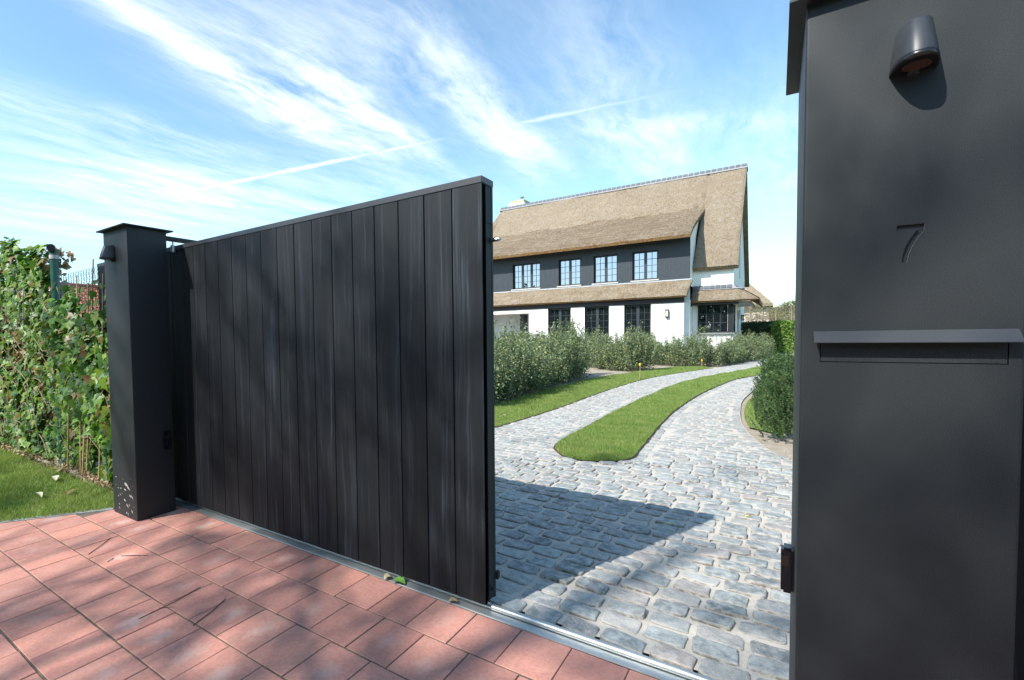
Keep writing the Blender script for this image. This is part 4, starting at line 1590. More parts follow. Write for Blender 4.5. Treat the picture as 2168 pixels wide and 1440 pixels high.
SL = 1.1177
ez = lambda y: 4.44 + (y - 28.6) * SL
RY, RZ = 34.2, 10.70
roof = thatch('roof', [(28.8, 4.56), (30.2, ez(30.2) - .06), (31.9, ez(31.9) - .04), (33.2, ez(33.2) + .0), (34.2, RZ)],
              [-3.46, -3.42, -3.36, -3.3, -3.3], [-1.53, -1.52, -1.50, -1.47, -1.45], .30, 22, ['thatch', 'thatch_gold', 'thatch_gold'], 3)
roof2 = thatch('upper_roof', [(31.3, ez(31.3) - .1), (32.4, ez(32.4) - .02), (33.2, ez(33.2)), (34.2, RZ)],
               [-16.45, -16.5, -16.58, -16.62], [-3.33, -3.31, -3.3, -3.3], .30, 110, ['thatch', 'thatch', 'thatch'], 3)
thatch('left_hip', [(28.0, 5.4), (31.3, ez(31.3) - .1), (34.15, RZ - .05)], [-19.5, -17.6, -16.6], [-16.3, -16.35, -16.5], .3, 24, ['thatch_gold', 'reed', 'thatch_gold'], 9)
thatch('rear_roof', [(40.9, 4.5), (38.5, 6.6), (36.2, 8.6), (34.25, RZ - .02)], [-19, -18, -17, -16.6], [-1.52, -1.5, -1.47, -1.45], .30, 30, ['thatch', 'thatch_brown', 'thatch_brown'], 5)
thatch('dormer_roof', [(27.33, 6.08), (28.4, 6.58), (29.9, 7.22), (31.0, 7.72), (31.95, 8.16), (32.5, 8.62)],
       [-20, -20, -19.5, -18.6, -17.6, -17.2], [-3.395, -3.42, -3.40, -3.33, -3.24, -3.21], .21, 130, ['thatch_brown', 'reed', 'thatch_brown'], 7)
thatch('pent_roof', [(27.32, 3.12), (27.75, 3.57), (28.17, 3.93)], [-20, -20, -20], [-3.56, -3.48, -3.40], .17, 130, ['thatch_gold', 'reed', 'thatch_gold'], 11, .022)
b = MB()
b.box(-19, 28.12, 3.90, -3.42, 28.19, 3.955)
hp(b, 'lead_flashing', 'grey')
# bay roof, wrapping the corner
ex1 = -.66
b_main = thatch('bay_roof', [(28.5, 2.86), (28.75, 3.14), (29.0, 3.36), (29.2, 3.46)], [-3.53, -3.52, -3.50, -3.50], [ex1, -1.02, -1.38, -1.66], .17, 22, ['thatch_gold', 'reed', 'thatch_gold'], 13, .02)


def side_slab():
    vs, fs = [], []
    ys = np.linspace(0, 1, 14)
    pr_ = [(ex1, 28.5, 2.86), (-1.02, 28.75, 3.14), (-1.38, 29.0, 3.36), (-1.66, 29.2, 3.46)]
    fn_ = [(ex1, 35.1, 2.86), (-1.02, 34.9, 3.14), (-1.38, 34.7, 3.36), (-1.70, 34.6, 3.46)]
    b = MB()
    for p, q in zip(pr_, fn_):
        for t in ys:
            d = .02 * mnoise.noise(Vector((p[0] * 3, t * 9, 1)))
            vs.append((p[0] + (q[0] - p[0]) * t + d, p[1] + (q[1] - p[1]) * t, p[2] + (q[2] - p[2]) * t + d))
    n = len(ys)
    for i in range(3):
        for j in range(n - 1):
            fs.append((i * n + j, i * n + j + 1, (i + 1) * n + j + 1, (i + 1) * n + j))
    b.raw(vs, fs, 0, True)
    low = [(x, y, z - .22) for x, y, z in vs]
    b.raw(low, [f[::-1] for f in fs], 1)
    al = vs + low
    N_ = len(vs)
    b.raw(al, [(N_ + j, N_ + j + 1, j + 1, j) for j in range(n - 1)], 0)
    b.raw(al, [(i * n + n - 1, N_ + i * n + n - 1, N_ + (i + 1) * n + n - 1, (i + 1) * n + n - 1) for i in range(3)], 1)
    return hp(b, 'side_bay_roof', ['thatch_gold', 'reed'])


side_slab()
b = MB()
b.box(-3.45, 28.72, 2.64, -1.5, 29.2, 2.70)
b.box(-3.70, 28.45, 2.58, -3.46, 28.75, 2.90)
hp(b, 'bay_soffit', 'beam')
b = MB()
b.box(-1.73, 29.0, 2.62, -1.10, 29.12, 2.75)
b.box(-1.12, 29.121, 2.62, -1.0, 34.4, 2.75)
b.box(-1.73, 29.13, 2.70, -1.13, 34.4, 2.74)
hp(b, 'porch_beam', 'grey')
b = MB()
b.box(-1.735, 32.2, 1.95, -1.60, 32.6, 2.42)
b.box(-1.735, 32.3, .2, -1.66, 32.45, 1.95)
hp(b, 'downpipe', 'grey')


def slabs(name, p0, p1, nrm, width, n, th, mat_, parent, gap=.12):
    d = (p1 - p0) / n
    for k in range(n):
        a_ = p0 + d * (k + gap / 2)
        c_ = p0 + d * (k + 1 - gap / 2)
        b = MB()
        w_ = nrm[0] * width
        t_ = nrm[1] * th
        vs = [a_, c_, c_ + w_, a_ + w_, a_ + t_, c_ + t_, c_ + w_ + t_, a_ + w_ + t_]
        b.raw([q[:] for q in vs], [(0, 3, 2, 1), (4, 5, 6, 7), (0, 1, 5, 4), (1, 2, 6, 5), (2, 3, 7, 6), (3, 0, 4, 7)])
        local(b.build(name, mat_, parent))


# ridge: mortar bed and slate ridge tiles
b = MB()
pf = [(RY - .235, RZ - .20), (RY - .215, RZ - .15), (RY - .10, RZ + .03), (RY, RZ + .07), (RY + .12, RZ + .02), (RY + .30, RZ - .31)]
n = len(pf)
b.raw([(-16.75, y, z) for y, z in pf] + [(-1.42, y, z) for y, z in pf], [(i, i + 1, n + i + 1, n + i) for i in range(n - 1)] + [tuple(range(n - 1, -1, -1)), tuple(range(n, 2 * n))])
ridge = hp(b, 'ridge_cap', 'mortar')
sd = Vector((0, -.537, -.844)).normalized()
nn_ = Vector((0, -.844, .537)).normalized()
slabs('ridge_tile', Vector((-16.7, RY - .088, RZ + .055)), Vector((-1.44, RY - .088, RZ + .055)), (sd, nn_), .175, 52, .020, 'slate', ridge, .2)
b = MB()
b.raw([(-3.5, 29.0, 3.40), (-1.55, 29.0, 3.40), (-1.75, 29.21, 3.62), (-3.5, 29.21, 3.62), (-1.30, 29.2, 3.40), (-1.73, 30.2, 3.62), (-1.30, 30.4, 3.40)], [(0, 1, 2, 3), (1, 4, 5, 2), (4, 6, 5)])
bcap = hp(b, 'bay_slate_bed', 'mortar')
sd = Vector((0, -.21, -.22)).normalized()
nn_ = Vector((0, -.22, .21)).normalized()
slabs('slate', Vector((-3.5, 29.195, 3.615)), Vector((-1.78, 29.195, 3.615)), (sd, nn_), .24, 7, .03, 'slate', bcap, .14)

# chimney
b = MB()
b.box(-16.45, 35.2, 9.6, -15.36, 36.6, 11.15)
b.box(-16.55, 35.1, 10.95, -15.28, 36.7, 11.2)
ch = hp(b, 'chimney', 'plaster')
b = MB()
b.box(-16.45, 35.2, 11.2, -15.36, 36.6, 11.42)
local(b.build('crown_course', 'lichen', ch))
b = MB()
b.tube([(-15.62, 35.5, 11.4), (-15.62, 35.5, 11.62)], .09, 12)
b.tube([(-15.62, 35.5, 11.62), (-15.62, 35.5, 11.68), (-15.62, 35.5, 11.72)], .2, 12, r1=.04)
local(b.build('flue_cap', 'steel', ch))


def lantern(x, y, z, w_, h, rot, label, lit):
    t = thing('wall_lantern', label, 'lantern', (x, y, z), 'lanterns on the house walls', rot)
    b = MB()
    b.box(-w_ / 2, -.02, 0, w_ / 2, 0, h)
    part(b, 'back_plate', 'frame_dark', t)
    b = MB()
    for sx_ in (-1, 1):
        for yy in (-.15, -.022):
            b.box(sx_ * w_ * .42 - .009, yy - .009, .04, sx_ * w_ * .42 + .009, yy + .009, h - .05)
    b.box(-w_ * .5, -.165, h - .05, w_ * .5, -.021, h - .01)
    b.box(-w_ * .42, -.16, .02, w_ * .42, -.021, .05)
    part(b, 'cage', 'frame_dark', t)
    b = MB()
    b.box(-w_ * .40, -.145, .055, w_ * .40, -.03, h - .055)
    part(b, 'glass', 'lantern_glass', t)
    b = MB()
    b.tube([(0, -.155, h * .42), (0, -.155, h * .60)], w_ * .13, 10)
    part(b, 'bulb', 'bulb' if lit else 'collar', t)


lantern(-4.44, FY - .003, 2.03, .17, .42, 0, 'lantern with lit bulb on the white front wall right of the last French window', True)
lantern(GXW + .003, 35.9, 1.92, .34, .36, R(90), 'lit lantern on the shaded gable wall beside the corner window', True)


# ------------------------------------------------------------------ leaves
def leaf_cloud(C, Nrm, size, aspect=.55, fold=.25, seed=0, jit=1.0, shape='diamond'):
    """C (n,3) centres, Nrm (n,3) rough normals -> V,F,rnd with two triangles a leaf"""
    rg = np.random.default_rng(seed)
    n = len(C)
    N = Nrm + rg.normal(0, jit, (n, 3))
    N /= np.linalg.norm(N, axis=1)[:, None] + 1e-9
    A = rg.normal(0, 1, (n, 3))
    A -= N * (A * N).sum(1)[:, None]
    A /= np.linalg.norm(A, axis=1)[:, None] + 1e-9
    B = np.cross(N, A)
    s = size * rg.uniform(.65, 1.3, n)[:, None]
    p0 = C - A * s * .5
    p2 = C + A * s * .5
    p1 = C + B * s * aspect * .5 + N * s * fold * .4
    p3 = C - B * s * aspect * .5 + N * s * fold * .4
    V = np.stack([p0, p1, p2, p3], 1).reshape(-1, 3)
    i = np.arange(n)[:, None] * 4
    F = np.concatenate([i + np.array([[0, 1, 2]]), i + np.array([[0, 2, 3]])], 1).reshape(-1, 3)
    r_ = np.repeat(rg.uniform(0, 1, n), 2)
    return V, F, r_


def put(parent, me, name, mt=None):
    o = bpy.data.objects.new(name, me)
    COL.objects.link(o)
    o.parent = parent
    return o


def shrub_mesh(seed, H=1.2, W=.42, n_stem=46, per=95, leaf=.042):
    rg = np.random.default_rng(seed)
    C, N = [], []
    st = MB()
    for k in range(n_stem):
        a_ = rg.uniform(0, 2 * np.pi)
        ra = W * math.sqrt(rg.uniform(0, 1))
        h = H * (rg.uniform(.5, 1.02) if k % 6 else rg.uniform(1.02, 1.28)) * (1 - .30 * (ra / W) ** 2)
        base = np.array([math.cos(a_) * ra * .45, math.sin(a_) * ra * .45, 0])
        tip = np.array([math.cos(a_) * ra * 1.05 + rg.normal(0, .05), math.sin(a_) * ra * 1.05 + rg.normal(0, .05), h])
        mid = (base + tip) / 2 + np.array([math.cos(a_), math.sin(a_), 0]) * .05
        pts = [base, mid, tip]
        if k % 2 == 0:
            st.tube([p.tolist() for p in pts], .006, 3, r1=.002, cap=False)
        t = rg.uniform(.10, 1.0, per) ** .8
        q = base[None] * ((1 - t) ** 2)[:, None] + 2 * mid[None] * (t * (1 - t))[:, None] + tip[None] * (t ** 2)[:, None]
        sp = .075 * (1 - .75 * t) + .012
        off = rg.normal(0, 1, (per, 3)) * sp[:, None]
        C.append(q + off)
        nn = off / (np.linalg.norm(off, axis=1)[:, None] + 1e-6) + np.array([0, 0, .5])
        N.append(nn)
    C = np.concatenate(C)
    N = np.concatenate(N)
    C[:, 2] = np.maximum(C[:, 2], .02)
    V, F, r_ = leaf_cloud(C, N, leaf, .5, .3, seed, .7)
    return V, F, r_, st


def mesh_only(o):
    me = o.data
    bpy.data.objects.remove(o)
    return me


shr = []
for k in range(7):
    V, F, r_, st = shrub_mesh(100 + k, 1.2, .40 + .05 * (k % 3), 46, 105, .054)
    lm = mesh_only(np_mesh('foliage', V, F, 'shrub', r_))
    sm = mesh_only(st.build('stems', 'palebark'))
    shr.append((lm, sm))


def place_shrub(x, y, h, label, group='shrubs in the bed before the house', w_=1.0):
    t = thing('garden_shrub', label, 'shrub', (x, y, 0), group, random.uniform(0, 6.28))
    lm, sm = random.choice(shr)
    hv, wv = random.uniform(.80, 1.14), random.uniform(.85, 1.12)
    for me, nm in ((lm, 'foliage'), (sm, 'stems')):
        o = put(t, me, nm)
        o.scale = (w_ * wv, w_ * wv, h / 1.2 * hv)
    return t


front1 = [(-4.42, 8.0), (-4.40, 8.75), (-4.42, 9.5), (-4.47, 10.3), (-4.52, 11.1), (-4.58, 11.9), (-4.62, 12.7), (-4.66, 13.5), (-4.70, 14.3)]
ORD = ['first', 'second', 'third', 'fourth', 'fifth', 'sixth', 'seventh', 'eighth', 'ninth', 'tenth', 'eleventh']
for i, (x, y) in enumerate(front1):
    place_shrub(x, y, 1.22 + .08 * random.random(), 'bushy grey green shrub, %s from the gate in the front row along the verge lawn' % ORD[i] if i else 'bushy grey green shrub right beside the edge of the open gate, nearest of its row', 'front row of shrubs near the gate', 1.05)
for i in range(3):
    for k in range(11):
        place_shrub(-5.1 - .75 * i + random.uniform(-.12, .12), 8.2 + k * .72 + random.uniform(-.15, .15), 1.25 + .12 * random.random(), 'bushy grey green shrub in the dense mass behind the front row', 'inner rows of shrubs near the gate', 1.1)
front2 = sorted([(-5.55, 19.4), (-5.0, 18.6), (-4.5, 18.1), (-4.02, 17.95), (-3.72, 18.3), (-4.3, 18.9), (-5.2, 19.6), (-4.8, 20.2)], key=lambda p: p[0] / p[1])
for i, (x, y) in enumerate(front2):
    place_shrub(x, y, 1.18 + .1 * random.random(), 'grey green shrub, %s from the left in the middle clump beyond the bare soil' % ORD[i], 'middle clump of shrubs', 1.05)
front3 = [(-3.45, 21.6), (-2.9, 21.2), (-2.4, 21.1), (-1.95, 21.6), (-1.65, 22.7), (-1.42, 23.8), (-1.2, 25.0), (-.98, 26.2), (-.8, 27.4), (-.62, 28.6), (-.45, 29.8)]
for i, (x, y) in enumerate(front3):
    lab = 'grey green shrub, %s from the middle clump in the far row along the drive' % ORD[i]
    if i == len(front3) - 1:
        lab = 'rounded last shrub of the far row, where the drive bends behind the house'
    place_shrub(x, y, 1.05 + .12 * random.random() - (.12 if i > 7 else 0), lab, 'far row of shrubs along the drive', 1.1)
for i in range(26):
    x = random.uniform(-9.5, -2.6)
    y = random.uniform(21.8, 26.4)
    if x > -1.9 - (y - 22) * .0 - .9 * (26.5 - y) / 4.5:
        continue
    place_shrub(x, y, 1.05 + .2 * random.random(), 'grey green shrub in the back of the bed under the house wall', 'shrubs under the house wall', 1.1)
for x, y, h in ((-7.6, 17.2, 1.25), (-8.4, 18.6, 1.3), (-6.6, 20.3, 1.2), (-7.4, 20.9, 1.25), (-6.1, 21.2, 1.15), (-8.9, 20.4, 1.3), (-6.5, 18.9, 1.2)):
    place_shrub(x, y, h, 'grey green shrub in the back of the bed under the house wall', 'shrubs under the house wall', 1.1)
for i in range(7):
    place_shrub(-1.45 + i * .02 + random.uniform(-.15, .15), 24.6 + i * .75, .95, 'grey green shrub in the back of the bed under the house wall', 'shrubs under the house wall', 1.0)


def yew_mesh(seed, H=1.0, W=.38):
    rg = np.random.default_rng(seed)
    C, D = [], []
    for k in range(620):
        a_ = rg.uniform(0, 2 * np.pi)
        zb = H * rg.uniform(.02, .85)
        rad = W * (1 - .55 * (zb / H) ** 2) * rg.uniform(.35, 1.0)
        p0 = np.array([math.cos(a_) * rad, math.sin(a_) * rad, zb])
        d = np.array([math.cos(a_) * .45, math.sin(a_) * .45, 1.0]) + rg.normal(0, .25, 3)
        d /= np.linalg.norm(d)
        ln_ = rg.uniform(.09, .20)
        m_ = 46
        t = rg.uniform(0, 1, m_)
        q = p0 + d * (t * ln_)[:, None]
        nd = rg.normal(0, 1, (m_, 3)) + d * .9
        nd /= np.linalg.norm(nd, axis=1)[:, None]
        C.append(q)
        D.append(nd)
    C = np.concatenate(C)
    D = np.concatenate(D)
    n = len(C)
    S = rg.normal(0, 1, (n, 3))
    S = np.cross(D, S)
    S /= np.linalg.norm(S, axis=1)[:, None] + 1e-9
    L_ = rg.uniform(.018, .034, n)[:, None]
    wd2 = .0046
    V = np.stack([C - S * wd2, C + S * wd2, C + D * L_], 1).reshape(-1, 3)
    V[:, 2] = np.maximum(V[:, 2], .01)
    return V, np.arange(3 * n).reshape(-1, 3), np.clip(rg.uniform(0, 1, n) * .55 + .45 * np.repeat(rg.uniform(0, 1, 620), 46), 0, 1)


yews = []
for k in range(3):
    V, F, r_ = yew_mesh(50 + k)
    yews.append(mesh_only(np_mesh('foliage', V, F, 'yew', r_)))
core = MB()
for z0, z1, rr in ((0, .95, .02),):
    core.tube([(0, 0, z0), (0, 0, z1)], .022, 6, r1=.006)
    for k in range(14):
        a_ = k * 2.4
        core.tube([(0, 0, .05 + k * .05), (math.cos(a_) * .2, math.sin(a_) * .2, .15 + k * .055)], .007, 4, r1=.003, cap=False)
ycore = mesh_only(core.build('stems', 'bark'))
HIDDEN = 'dark green yew bush of the row that runs on behind the near pillar'
for i, (x, y, h, lab) in enumerate([(.75, 6.3, .85, HIDDEN), (.62, 9.4, .95, HIDDEN), (.5, 11.0, .95, HIDDEN), (.6, 12.4, .95, HIDDEN), (.72, 13.8, .95, HIDDEN), (.9, 15.3, .95, HIDDEN), (1.05, 16.8, .95, HIDDEN), (.22, 7.35, .86, 'dark green yew bush nearest the pillar at the edge of the drive'), (.15, 8.2, .98, 'second dark green yew bush, behind the nearest one at the edge of the drive'),
                                    (.12, 9.1, .98, 'third dark green yew bush, leaning over the small patch of lawn'), (.16, 9.9, .97, 'dark green yew bush at the back of the group')]):
    t = thing('yew_bush', lab, 'bush', (x, y, 0), 'yew bushes by the drive', i * 1.3)
    o = put(t, yews[i % 3], 'foliage')
    o.scale = (1.06, 1.06, h)
    o = put(t, ycore, 'stems')
    o.scale = (1, 1, h)

# ------------------------------------------------------------------ ivy hedge on a wire fence
def ivy_outline():
    ol = [(0, -.42), (.22, -.46), (.42, -.30), (.30, -.10), (.50, .06), (.24, .14), (.10, .34), (0, .58)]
    return ol + [(-x, y) for x, y in ol[-2:0:-1]]


def ivy_geo():
    ol = ivy_outline()
    vs = [(0, 0, .03)] + [(x, y, -.10 * abs(x) - .06 * max(0, y) ** 2) for x, y in ol]
    n = len(ol)
    fs = [(0, 1 + i, 1 + (i + 1) % n) for i in range(n)]
    return np.array(vs), np.array(fs)


IV, IF = ivy_geo()


def ivy_frame(nrm, rg):
    N = np.array(nrm) + rg.normal(0, .42, 3)
    N /= np.linalg.norm(N)
    dn = np.array([rg.normal(0, .45), rg.normal(0, .25), -1.0])
    A = dn - N * dn.dot(N)
    A /= np.linalg.norm(A) + 1e-9
    X = np.cross(A, N)
    return X, A, N


rg = np.random.default_rng(21)
cand = []                                           # centre, normal, size
# tall mass left of the green post
for _ in range(8200):
    x = rg.uniform(-9.6, -6.02)
    zt_ = 2.33 + .10 * math.sin(x * 3.1) + .06 * math.sin(x * 7.7) + (.12 if x < -7.2 else 0)
    z = rg.uniform(.02, zt_)
    bul = .12 * math.sin(z * 2.0 + x) + .06 * math.sin(z * 5 + x * 4)
    y = 1.93 - .03 * z * 0 + bul * .5 + abs(rg.normal(0, .06))
    top_ = z > zt_ - .12
    gp3 = mnoise.noise(Vector((x * 3.1, z * 3.1, 8))) + .6 * mnoise.noise(Vector((x * 7, z * 7, 5)))
    if gp3 < -.30 and rg.random() < .9:
        continue
    y += .07 * max(0, -gp3)
    if abs(x + 6.07) < .10 and z > 1.72 or x > -6.12 and z > 1.9:
        continue
    cand.append(((x, y, z), (.25, -.9, .55) if not top_ else (.1, -.5, .9), rg.uniform(.055, .120)))
# lower, looser mass between post and pillar
for _ in range(3900):
    x = rg.uniform(-6.1, -4.2)
    zt_ = 1.58 + .10 * math.sin(x * 5.3) + .07 * math.sin(x * 11) + (.12 if x > -4.9 else 0)
    z = zt_ * rg.uniform(.015, 1) ** .9
    y = 1.90 + .10 * math.sin(z * 2.6 + x * 2) * .5 + abs(rg.normal(0, .07))
    if mnoise.noise(Vector((x * 2.2, z * 2.2, 3))) < -.28:
        continue
    cand.append(((x, y, z), (.35, -.9, .35), rg.uniform(.055, .120)))
for _ in range(60):
    x = rg.uniform(-6.1, -4.2)
    z = rg.uniform(1.55, 1.85) if rg.random() < .6 else rg.uniform(1.3, 1.7)
    cand.append(((x, 1.93 + rg.normal(0, .03), z), (.3, -.9, .4), rg.uniform(.06, .10)))
ivy = thing('ivy_hedge', 'glossy ivy overgrowing a wire fence left of the far pillar', 'ivy', (-6.2, 1.95, 0))
inv = Vector((-6.2, 1.95, 0))
scored = []
for c_ in cand:
    q = px(c_[0])
    ok = q is not None and -10 < q[0] < 115 and q[1] > 0
    scored.append(((c_[2] / q[2] - (c_[0][1] - 1.9) * .02) if ok else -1, c_))
scored.sort(key=lambda t: -t[0])
leaf_vars = []
for k in range(10):
    vs = IV.copy()
    vs[:, :2] *= 1 + rg.normal(0, .06, (len(vs), 1))
    vs[:, 2] += rg.normal(0, .02, len(vs))
    me = bpy.data.meshes.new('leaf')
    me.from_pydata(vs.tolist(), [], IF.tolist())
    me.polygons.foreach_set('use_smooth', [True] * len(IF))
    me.materials.append(M['ivy'])
    leaf_vars.append(me)
V_, F_, R__ = [], [], []
nb = 0
for i, (sc_, (c_, nrm, s_)) in enumerate(scored):
    X, A, N = ivy_frame(nrm, rg)
    if i < 300:
        o = put(ivy, leaf_vars[i % 10], 'leaf')
        mm = Matrix((Vector(X), Vector(A), Vector(N))).transposed().to_4x4()
        mm = mm @ Matrix.Scale(s_ * 1.25, 4)
        mm.translation = Vector(c_) - inv
        o.matrix_local = mm
    else:
        P_ = IV * s_
        V_.append(np.array(c_) - np.array(inv) + P_[:, :1] * X + P_[:, 1:2] * A + P_[:, 2:] * N)
        F_.append(IF + nb)
        R__ += [rg.uniform(0, 1)] * len(IF)
        nb += len(IV)
o = np_mesh('foliage', np.concatenate(V_), np.concatenate(F_), 'ivy', R__, True, ivy)
o.location = (0, 0, 0)
o['kind'] = 'stuff'
# dead leaves and stems inside
V, F, r_ = leaf_cloud(np.stack([rg.uniform(-9.5, -6.05, 2600), 2.03 + np.abs(rg.normal(0, .06, 2600)), rg.uniform(.02, 2.3, 2600)], 1) - np.array(inv), np.tile([.2, -1, .2], (2600, 1)), .09, .7, .5, 5, .6)
o = np_mesh('dead_leaves', V, F, 'dead', r_, False, ivy)
o.location = (0, 0, 0)
o['kind'] = 'stuff'
V, F, r_ = leaf_cloud(np.stack([rg.uniform(-9.5, -4.1, 700), rg.uniform(1.80, 1.98, 700), rg.uniform(.0, .06, 700)], 1) - np.array(inv), np.tile([0, -.2, 1], (700, 1)), .05, .6, .5, 6, .6)
o = np_mesh('fallen_leaves', V, F, 'dead', r_, False, ivy)
o.location = (0, 0, 0)
o['kind'] = 'stuff'
b = MB()
for k in range(150):
    x = rg.uniform(-9.2, -4.2)
    zm = 2.3 if x < -6.05 else 1.6
    z = rg.uniform(.0, zm * .7)
    pts = []
    p = np.array([x, 1.93 + rg.normal(0, .03), z])
    d = np.array([rg.normal(0, .5), 0, 1.0]) if rg.random() < .6 else np.array([1.0, 0, rg.normal(0, .4)])
    for q in range(6):
        pts.append((p - np.array(inv)).tolist())
        d = d + rg.normal(0, .35, 3) * np.array([1, .25, 1])
        d /= np.linalg.norm(d)
        p = p + d * .11
        p[2] = min(max(p[2], .01), zm)
        p[1] = min(max(p[1], 1.87), 2.0)
    b.tube(pts, rg.uniform(.003, .006), 5, r1=.002, cap=False)
o = part(b, 'stems', 'vine', ivy)
o['kind'] = 'stuff'
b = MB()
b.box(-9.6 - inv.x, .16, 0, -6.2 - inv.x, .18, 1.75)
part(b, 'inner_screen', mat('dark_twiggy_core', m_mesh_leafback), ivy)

wf = thing('wire_fence', 'green coated chain link fence behind the ivy with a capped green post', 'fence', (-6.09, 1.985, 0))
b = MB()
b.tube([(0, 0, 0), (0, 0, 2.20)], .041, 18)
post = part(b, 'post', 'greenpost', wf)
b = MB()
b.tube([(0, 0, 2.16), (0, 0, 2.215)], .047, 18)
part(b, 'collar', 'collar', wf)
b = MB()
b.tube([(-.10, .03, 2.262), (.075, -.05, 2.262)], .041, 18, cap=False)
b.tube([(0, 0, 2.20), (0, 0, 2.25)], .047, 18)
part(b, 'cross_tube', 'greenpost', wf)
b = MB()
b.tube([(.066, -.046, 2.262), (.0755, -.0502, 2.262)], .037, 18)  # black disc stands in for the dark inside of the open tube
part(b, 'tube_hole_shade', 'rubber', wf)
b = MB()
zt_, sp = 1.985, .062
nz = 16
for k in range(-1, 20):
    for s_ in (0, 1):
        pts = []
        for q in range(nz):
            x = .02 + k * sp + (sp * .5 if (q + s_) % 2 else 0)
            z = zt_ - q * sp * .72
            pts.append((x, 0 if (q % 2) else .004, z))
        b.tube(pts, .0024, 4, cap=False)
o = part(b, 'wire_mesh', 'wire', wf)
o['kind'] = 'stuff'
cs = [(-5.62, 0, 1.86, .05), (-5.44, 1.87, 1.93, -.03), (-5.18, 1.88, 1.84, .06), (-5.05, 1.9, 2.05, .10), (-4.86, 1.92, 1.90, .05), (-4.72, 0, 1.85, .03)]
for i, (x, _, z, ln_) in enumerate(cs):
    b = MB()
    b.tube([(x - ln_ * 2.2 - inv.x, -.05 - .01 * (i % 3), .0), (x - ln_ - inv.x, -.015, z * .55), (x - inv.x, .0, z)], .0085, 7, r1=.006)
    part(b, 'bamboo_cane', 'bamboo', ivy)

# ------------------------------------------------------------------ background on the right
def box_cloud(n, x0, x1, y0, y1, z0, z1, seed, bulge=.08):
    rg_ = np.random.default_rng(seed)
    C, N = [], []
    areas = [(x1 - x0) * (z1 - z0), (y1 - y0) * (z1 - z0), (x1 - x0) * (y1 - y0), (y1 - y0) * (z1 - z0)]
    f = rg_.choice(4, n, p=np.array(areas) / sum(areas))
    u_, v_ = rg_.uniform(0, 1, n), rg_.uniform(0, 1, n)
    X = np.where(f == 0, x0 + (x1 - x0) * u_, np.where(f == 1, x0, np.where(f == 3, x1, x0 + (x1 - x0) * u_)))
    Y = np.where(f == 0, y0, np.where(f == 2, y0 + (y1 - y0) * v_, y0 + (y1 - y0) * u_))
    Z = np.where(f == 2, z1, z0 + (z1 - z0) * v_)
    N = np.stack([np.where(f == 1, -1, np.where(f == 3, 1, 0)), np.where(f == 0, -1, 0), np.where(f == 2, 1, 0)], 1).astype(float)
    C = np.stack([X, Y, Z], 1) + rg_.normal(0, bulge, (n, 3))
    return C, N


def hedge(name, x0, x1, y0, y1, z1, n, size, mt, label, seed, core=True, bulge=.06):
    t = thing(name, label, 'hedge', (x0, y0, 0))
    C, N = box_cloud(n, 0, x1 - x0, 0, y1 - y0, 0, z1, seed, bulge)
    V, F, r_ = leaf_cloud(C, N, size, .7, .3, seed, .6)
    o = np_mesh('foliage', V, F, mt, r_, False, t)
    o.location = (0, 0, 0)
    if core:
        b = MB()
        b.box(.08, .08, 0, x1 - x0 - .08, y1 - y0 - .08, z1 - .1)
        part(b, 'twig_core', 'dark_twiggy_core' in bpy.data.materials and bpy.data.materials['dark_twiggy_core'], t)
    return t


hedge('clipped_hedge', -1.75, .35, 36.2, 37.2, 1.74, 9000, .10, 'hedge', 'dark green clipped hedge beside the house behind the end of the drive', 31)
hedge('ivy_covered_wall', -.05, 2.6, 34.6, 35.4, 1.68, 9000, .12, 'ivy_bright', 'bright green ivy covered wall where the drive bends', 32, bulge=.09)

for i, x in enumerate((-1.62, -.06, .88, -.84)):
    t = thing('pleached_tree', ['pale espalier tree trained flat on wires in front of the beige outbuilding', 'espalier tree between the beige outbuilding and the pillar', 'espalier tree half hidden by the tall pillar', 'thin espalier tree trained before the beige wall'][i], 'tree', (x, 46.0, 0), 'trees trained on wires behind the hedge')
    rg_ = np.random.default_rng(60 + i)
    b = MB()
    b.tube([(0, 0, 0), (.02, 0, 1.8), (0, 0, 3.0)], .08, 8, r1=.05)
    C = []
    for k in range(64):
        z = rg_.uniform(1.8, 3.25)
        s_ = rg_.choice([-1, 1])
        pts = [(0, 0, z - .15)]
        p = np.array([0, 0, z - .15])
        d = np.array([s_, 0, rg_.uniform(.1, .9)])
        for q in range(4):
            d = d + rg_.normal(0, .3, 3) * np.array([1, .3, 1])
            d /= np.linalg.norm(d)
            p = p + d * .2
            pts.append(tuple(p))
            C.append(p + rg_.normal(0, .05, 3))
            C.append(p + rg_.normal(0, .07, 3))
        b.tube(pts, .012, 4, r1=.006, cap=False)
    part(b, 'trunk', 'palebark', t)
    C = np.array(C)
    V, F, r_ = leaf_cloud(C, np.tile([0, -1, .5], (len(C), 1)), .07, .6, .2, 70 + i, .8)
    o = np_mesh('crown', V, F, 'pleached', r_, False, t)
    o.location = (0, 0, 0)
tr = thing('trellis', 'thin wooden canes and wire stretched between the espalier trees', 'trellis', (-2.1, 45.9, 0))
for k in range(14):
    b = MB()
    b.tube([(k * .26, 0, .3), (k * .26 + .01, 0, 2.85)], .009, 5)
    part(b, 'cane', 'palebark', tr)
b = MB()
b.tube([(-.1, .02, 2.9), (3.6, .02, 2.9)], .010, 5)
b.tube([(-.1, .02, 2.2), (3.6, .02, 2.2)], .007, 5)
part(b, 'wire', 'wire', tr)


